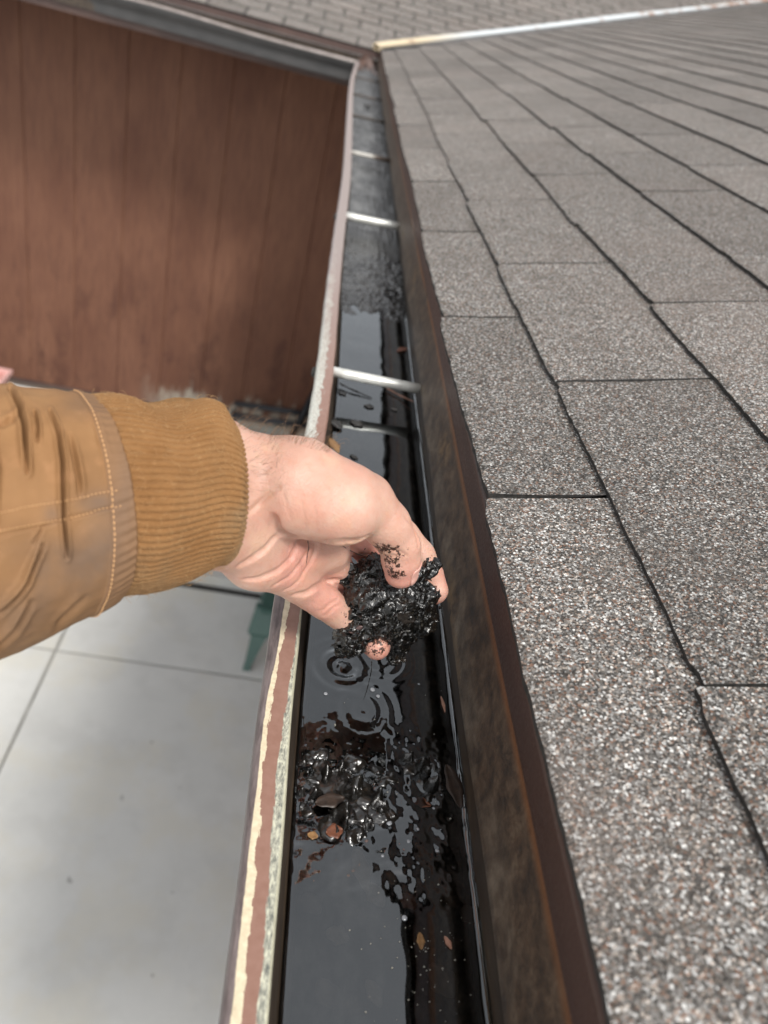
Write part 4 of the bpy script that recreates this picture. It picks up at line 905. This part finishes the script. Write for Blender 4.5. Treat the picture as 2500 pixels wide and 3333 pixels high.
# pale grit and bubbles on the water: nobody could count them
rg = random.Random(8); m = MB()
b = N('grit'); M_GRT = b.done((.34, .32, .27), .4)
for i in range(130):
    y = rg.choice([rg.uniform(.14, .36), rg.uniform(.14, .6)]); x = rg.uniform(.055, .148)
    if rg.random() < .5: x, y = rg.gauss(.118, .012), rg.gauss(.19, .022)
    r = abs(rg.gauss(.00018, .00014))+.00010; z = WZ+.0001
    if x > .148 or x < .052: continue
    m.tube([(x-r, y, z), (x, y+r*.4, z+r*.3), (x+r*1.2, y+.0003, z)], [r*.4, r, r*.3], 5)
m.obj('floating_grit', M_GRT, None, True, kind='stuff')
b = N('bubble'); M_BUB = b.done((.30, .31, .33), .08, spec=1.0)
bub = [((1022,1308),.0016),((1200,948),.0016),((597,97),.0014),((850,75),.0018),((1045,895),.0012),((905,975),.0012),((1180,715),.0009),((940,795),.0017),((650,745),.0012),((1095,828),.0010),((880,110),.0014),((1100,45),.0009)]
for i, ((x, y), r) in enumerate(bub):
    c_ = onz(700+x*.6028, 2200+y*.6028, WZ); V = []; 
    for a in range(6):
        for k in range(12):
            t = a/5*math.pi/2; V.append((c_[0]+r*math.cos(t)*math.cos(k/12*6.2832), c_[1]+r*math.cos(t)*math.sin(k/12*6.2832), WZ+.0002+r*.45*math.sin(t)))
    where = ['low in the dark water','beside the curled brown leaf','left under the ripple ring','right under the dripping finger','above the curled brown leaf','at the shade line of the water','right of the rust red leaf','on the muck by the bright reflection','on the upper muck island','left of the curled leaf stalk','near the ripples, the right hand one','close to the back wall under the hand'][i]
    obj('air_bubble', V, grid_faces(6, 12, True), M_BUB, label='tiny grey air bubble '+where, cat='bubble', group='air bubbles on the gutter water', origin=c_)

# ------------------------------------------------------------------ things on the patio
b = N('green_plastic'); M_GRN = b.done(b.ramp(b.noise(b.co(), 6, 3), [(.3, (.045,.098,.083)), (.7, (.065,.128,.108))]), .4)
ch = empty('patio_chair', (.40, 3.72, GZ), 'dark green moulded plastic chair standing on the patio under the gutter', 'chair')
def leg(top, foot, wt, wf, d=.05):
    m = MB(); (x0, y0, z0), (x1, y1, z1) = foot, top; xm, ym, zm = x0+(x1-x0)*.55, y0+(y1-y0)*.55, z0+(z1-z0)*.55
    secs = [(x0, y0, z0, wf, wf*1.0), (x0+(xm-x0)*.06, y0+(ym-y0)*.06, z0+.03, wf*.8, wf*.7), (xm, ym, zm, wt*.62, d*.8), (xm+(x1-xm)*.12, ym, zm+(z1-zm)*.12, wt*.95, d), (x1, y1, z1, wt, d)]
    for (a, b2) in zip(secs[:-1], secs[1:]):
        q = lambda s_: [(s_[0]-s_[3]/2, s_[1]-s_[4]/2, s_[2]), (s_[0]+s_[3]/2, s_[1]-s_[4]/2, s_[2]), (s_[0]+s_[3]/2, s_[1]+s_[4]/2, s_[2]), (s_[0]-s_[3]/2, s_[1]+s_[4]/2, s_[2])]
        m.hexa(q(a), q(b2))
    m.obj('leg', M_GRN, ch)
cx, cy = .02, 3.40
leg((cx+.07, cy+.16, GZ+.40), (cx, cy, GZ), .16, .05); leg((cx+.53, cy+.16, GZ+.40), (cx+.60, cy, GZ), .16, .05); leg((cx+.09, cy+.52, GZ+.38), (cx+.03, cy+.66, GZ), .10, .045); leg((cx+.51, cy+.52, GZ+.38), (cx+.57, cy+.66, GZ), .10, .045)
m = MB(); m.hexa([(cx+.02, cy+.10, GZ+.39), (cx+.58, cy+.10, GZ+.39), (cx+.55, cy+.58, GZ+.36), (cx+.05, cy+.58, GZ+.36)], [(cx+.02, cy+.10, GZ+.425), (cx+.58, cy+.10, GZ+.425), (cx+.55, cy+.58, GZ+.395), (cx+.05, cy+.58, GZ+.395)]); m.obj('seat', M_GRN, ch)
m = MB()
for i in range(7): x = cx+.08+.073*i; m.hexa([(x-.022, cy+.55, GZ+.38), (x+.022, cy+.55, GZ+.38), (x+.022, cy+.57, GZ+.38), (x-.022, cy+.57, GZ+.38)], [(x-.024, cy+.70, GZ+.88), (x+.024, cy+.70, GZ+.88), (x+.024, cy+.72, GZ+.88), (x-.024, cy+.72, GZ+.88)])
m.hexa([(cx+.04, cy+.698, GZ+.86), (cx+.56, cy+.698, GZ+.86), (cx+.56, cy+.724, GZ+.86), (cx+.04, cy+.724, GZ+.86)], [(cx+.08, cy+.71, GZ+.93), (cx+.52, cy+.71, GZ+.93), (cx+.52, cy+.735, GZ+.93), (cx+.08, cy+.735, GZ+.93)]); m.obj('backrest', M_GRN, ch)
# black metal frame by the wall
b = N('black_metal'); M_BLK = b.done((.015, .016, .02), .4)
fr = empty('metal_bench', (-.1, 5.85, GZ+.09), 'black metal bench frame with a slanting leg at the foot of the brown wall', 'bench')
a, c_ = ony(760, 1352, 5.82), ony(1015, 1384, 5.82)
m = MB(); m.tube([a+[-.02, 0, 0], c_+[.25, 0, 0]], .028, 10); m.tube([a+[-.02, .22, 0], c_+[.25, .22, 0]], .028, 10); m.obj('seat_rail', M_BLK, fr, True)
for dx in (0, -.0):
    d = ony(1020, 1290, 5.82); m = MB(); m.tube([d+[0.02, 0, .1], ony(960, 1400, 5.82), ony(935, 1460, 5.82)], .032, 10); m.obj('leg', M_BLK, fr, True)
z0 = GZ+.09; m = MB(); m.tube([c_+[.23, .1, 0], (c_[0]+.24, 5.95, z0)], .02, 8); m.obj('leg', M_BLK, fr, True); m = MB(); m.tube([a+[.0, .1, 0], (a[0]+.02, 5.95, z0)], .02, 8); m.obj('leg', M_BLK, fr, True)
# pink tray
b = N('pink_plastic'); M_PNK = b.done((.50, .24, .21), .5); b = N('pink_plastic_rim'); M_PNK2 = b.done((.66, .40, .37), .5)
k = ony(38, 1212, 5.7); pl = empty('planter_box', (k[0]-.3, 5.7, z0), 'pinkish plastic planter box corner at the left edge by the brown wall', 'planter')
zt = k[2]; m = MB(); m.hexa([(k[0]-.62, 5.52, z0), (k[0]-.06, 5.52, z0), (k[0]-.06, 5.68, z0), (k[0]-.62, 5.68, z0)], [(k[0]-.64, 5.50, zt-.02), (k[0]-.02, 5.50, zt-.02), (k[0]-.02, 5.70, zt-.02), (k[0]-.64, 5.70, zt-.02)]); m.obj('box', M_PNK, pl)
m = MB(); m.box((k[0]-.66, 5.48, zt-.02), (k[0], 5.50, zt+.012)); m.box((k[0]-.66, 5.70, zt-.02), (k[0], 5.72, zt+.012)); m.box((k[0]-.02, 5.50, zt-.02), (k[0], 5.70, zt+.012)); m.box((k[0]-.66, 5.50, zt-.02), (k[0]-.64, 5.70, zt+.012)); m.obj('rim', M_PNK2, pl)
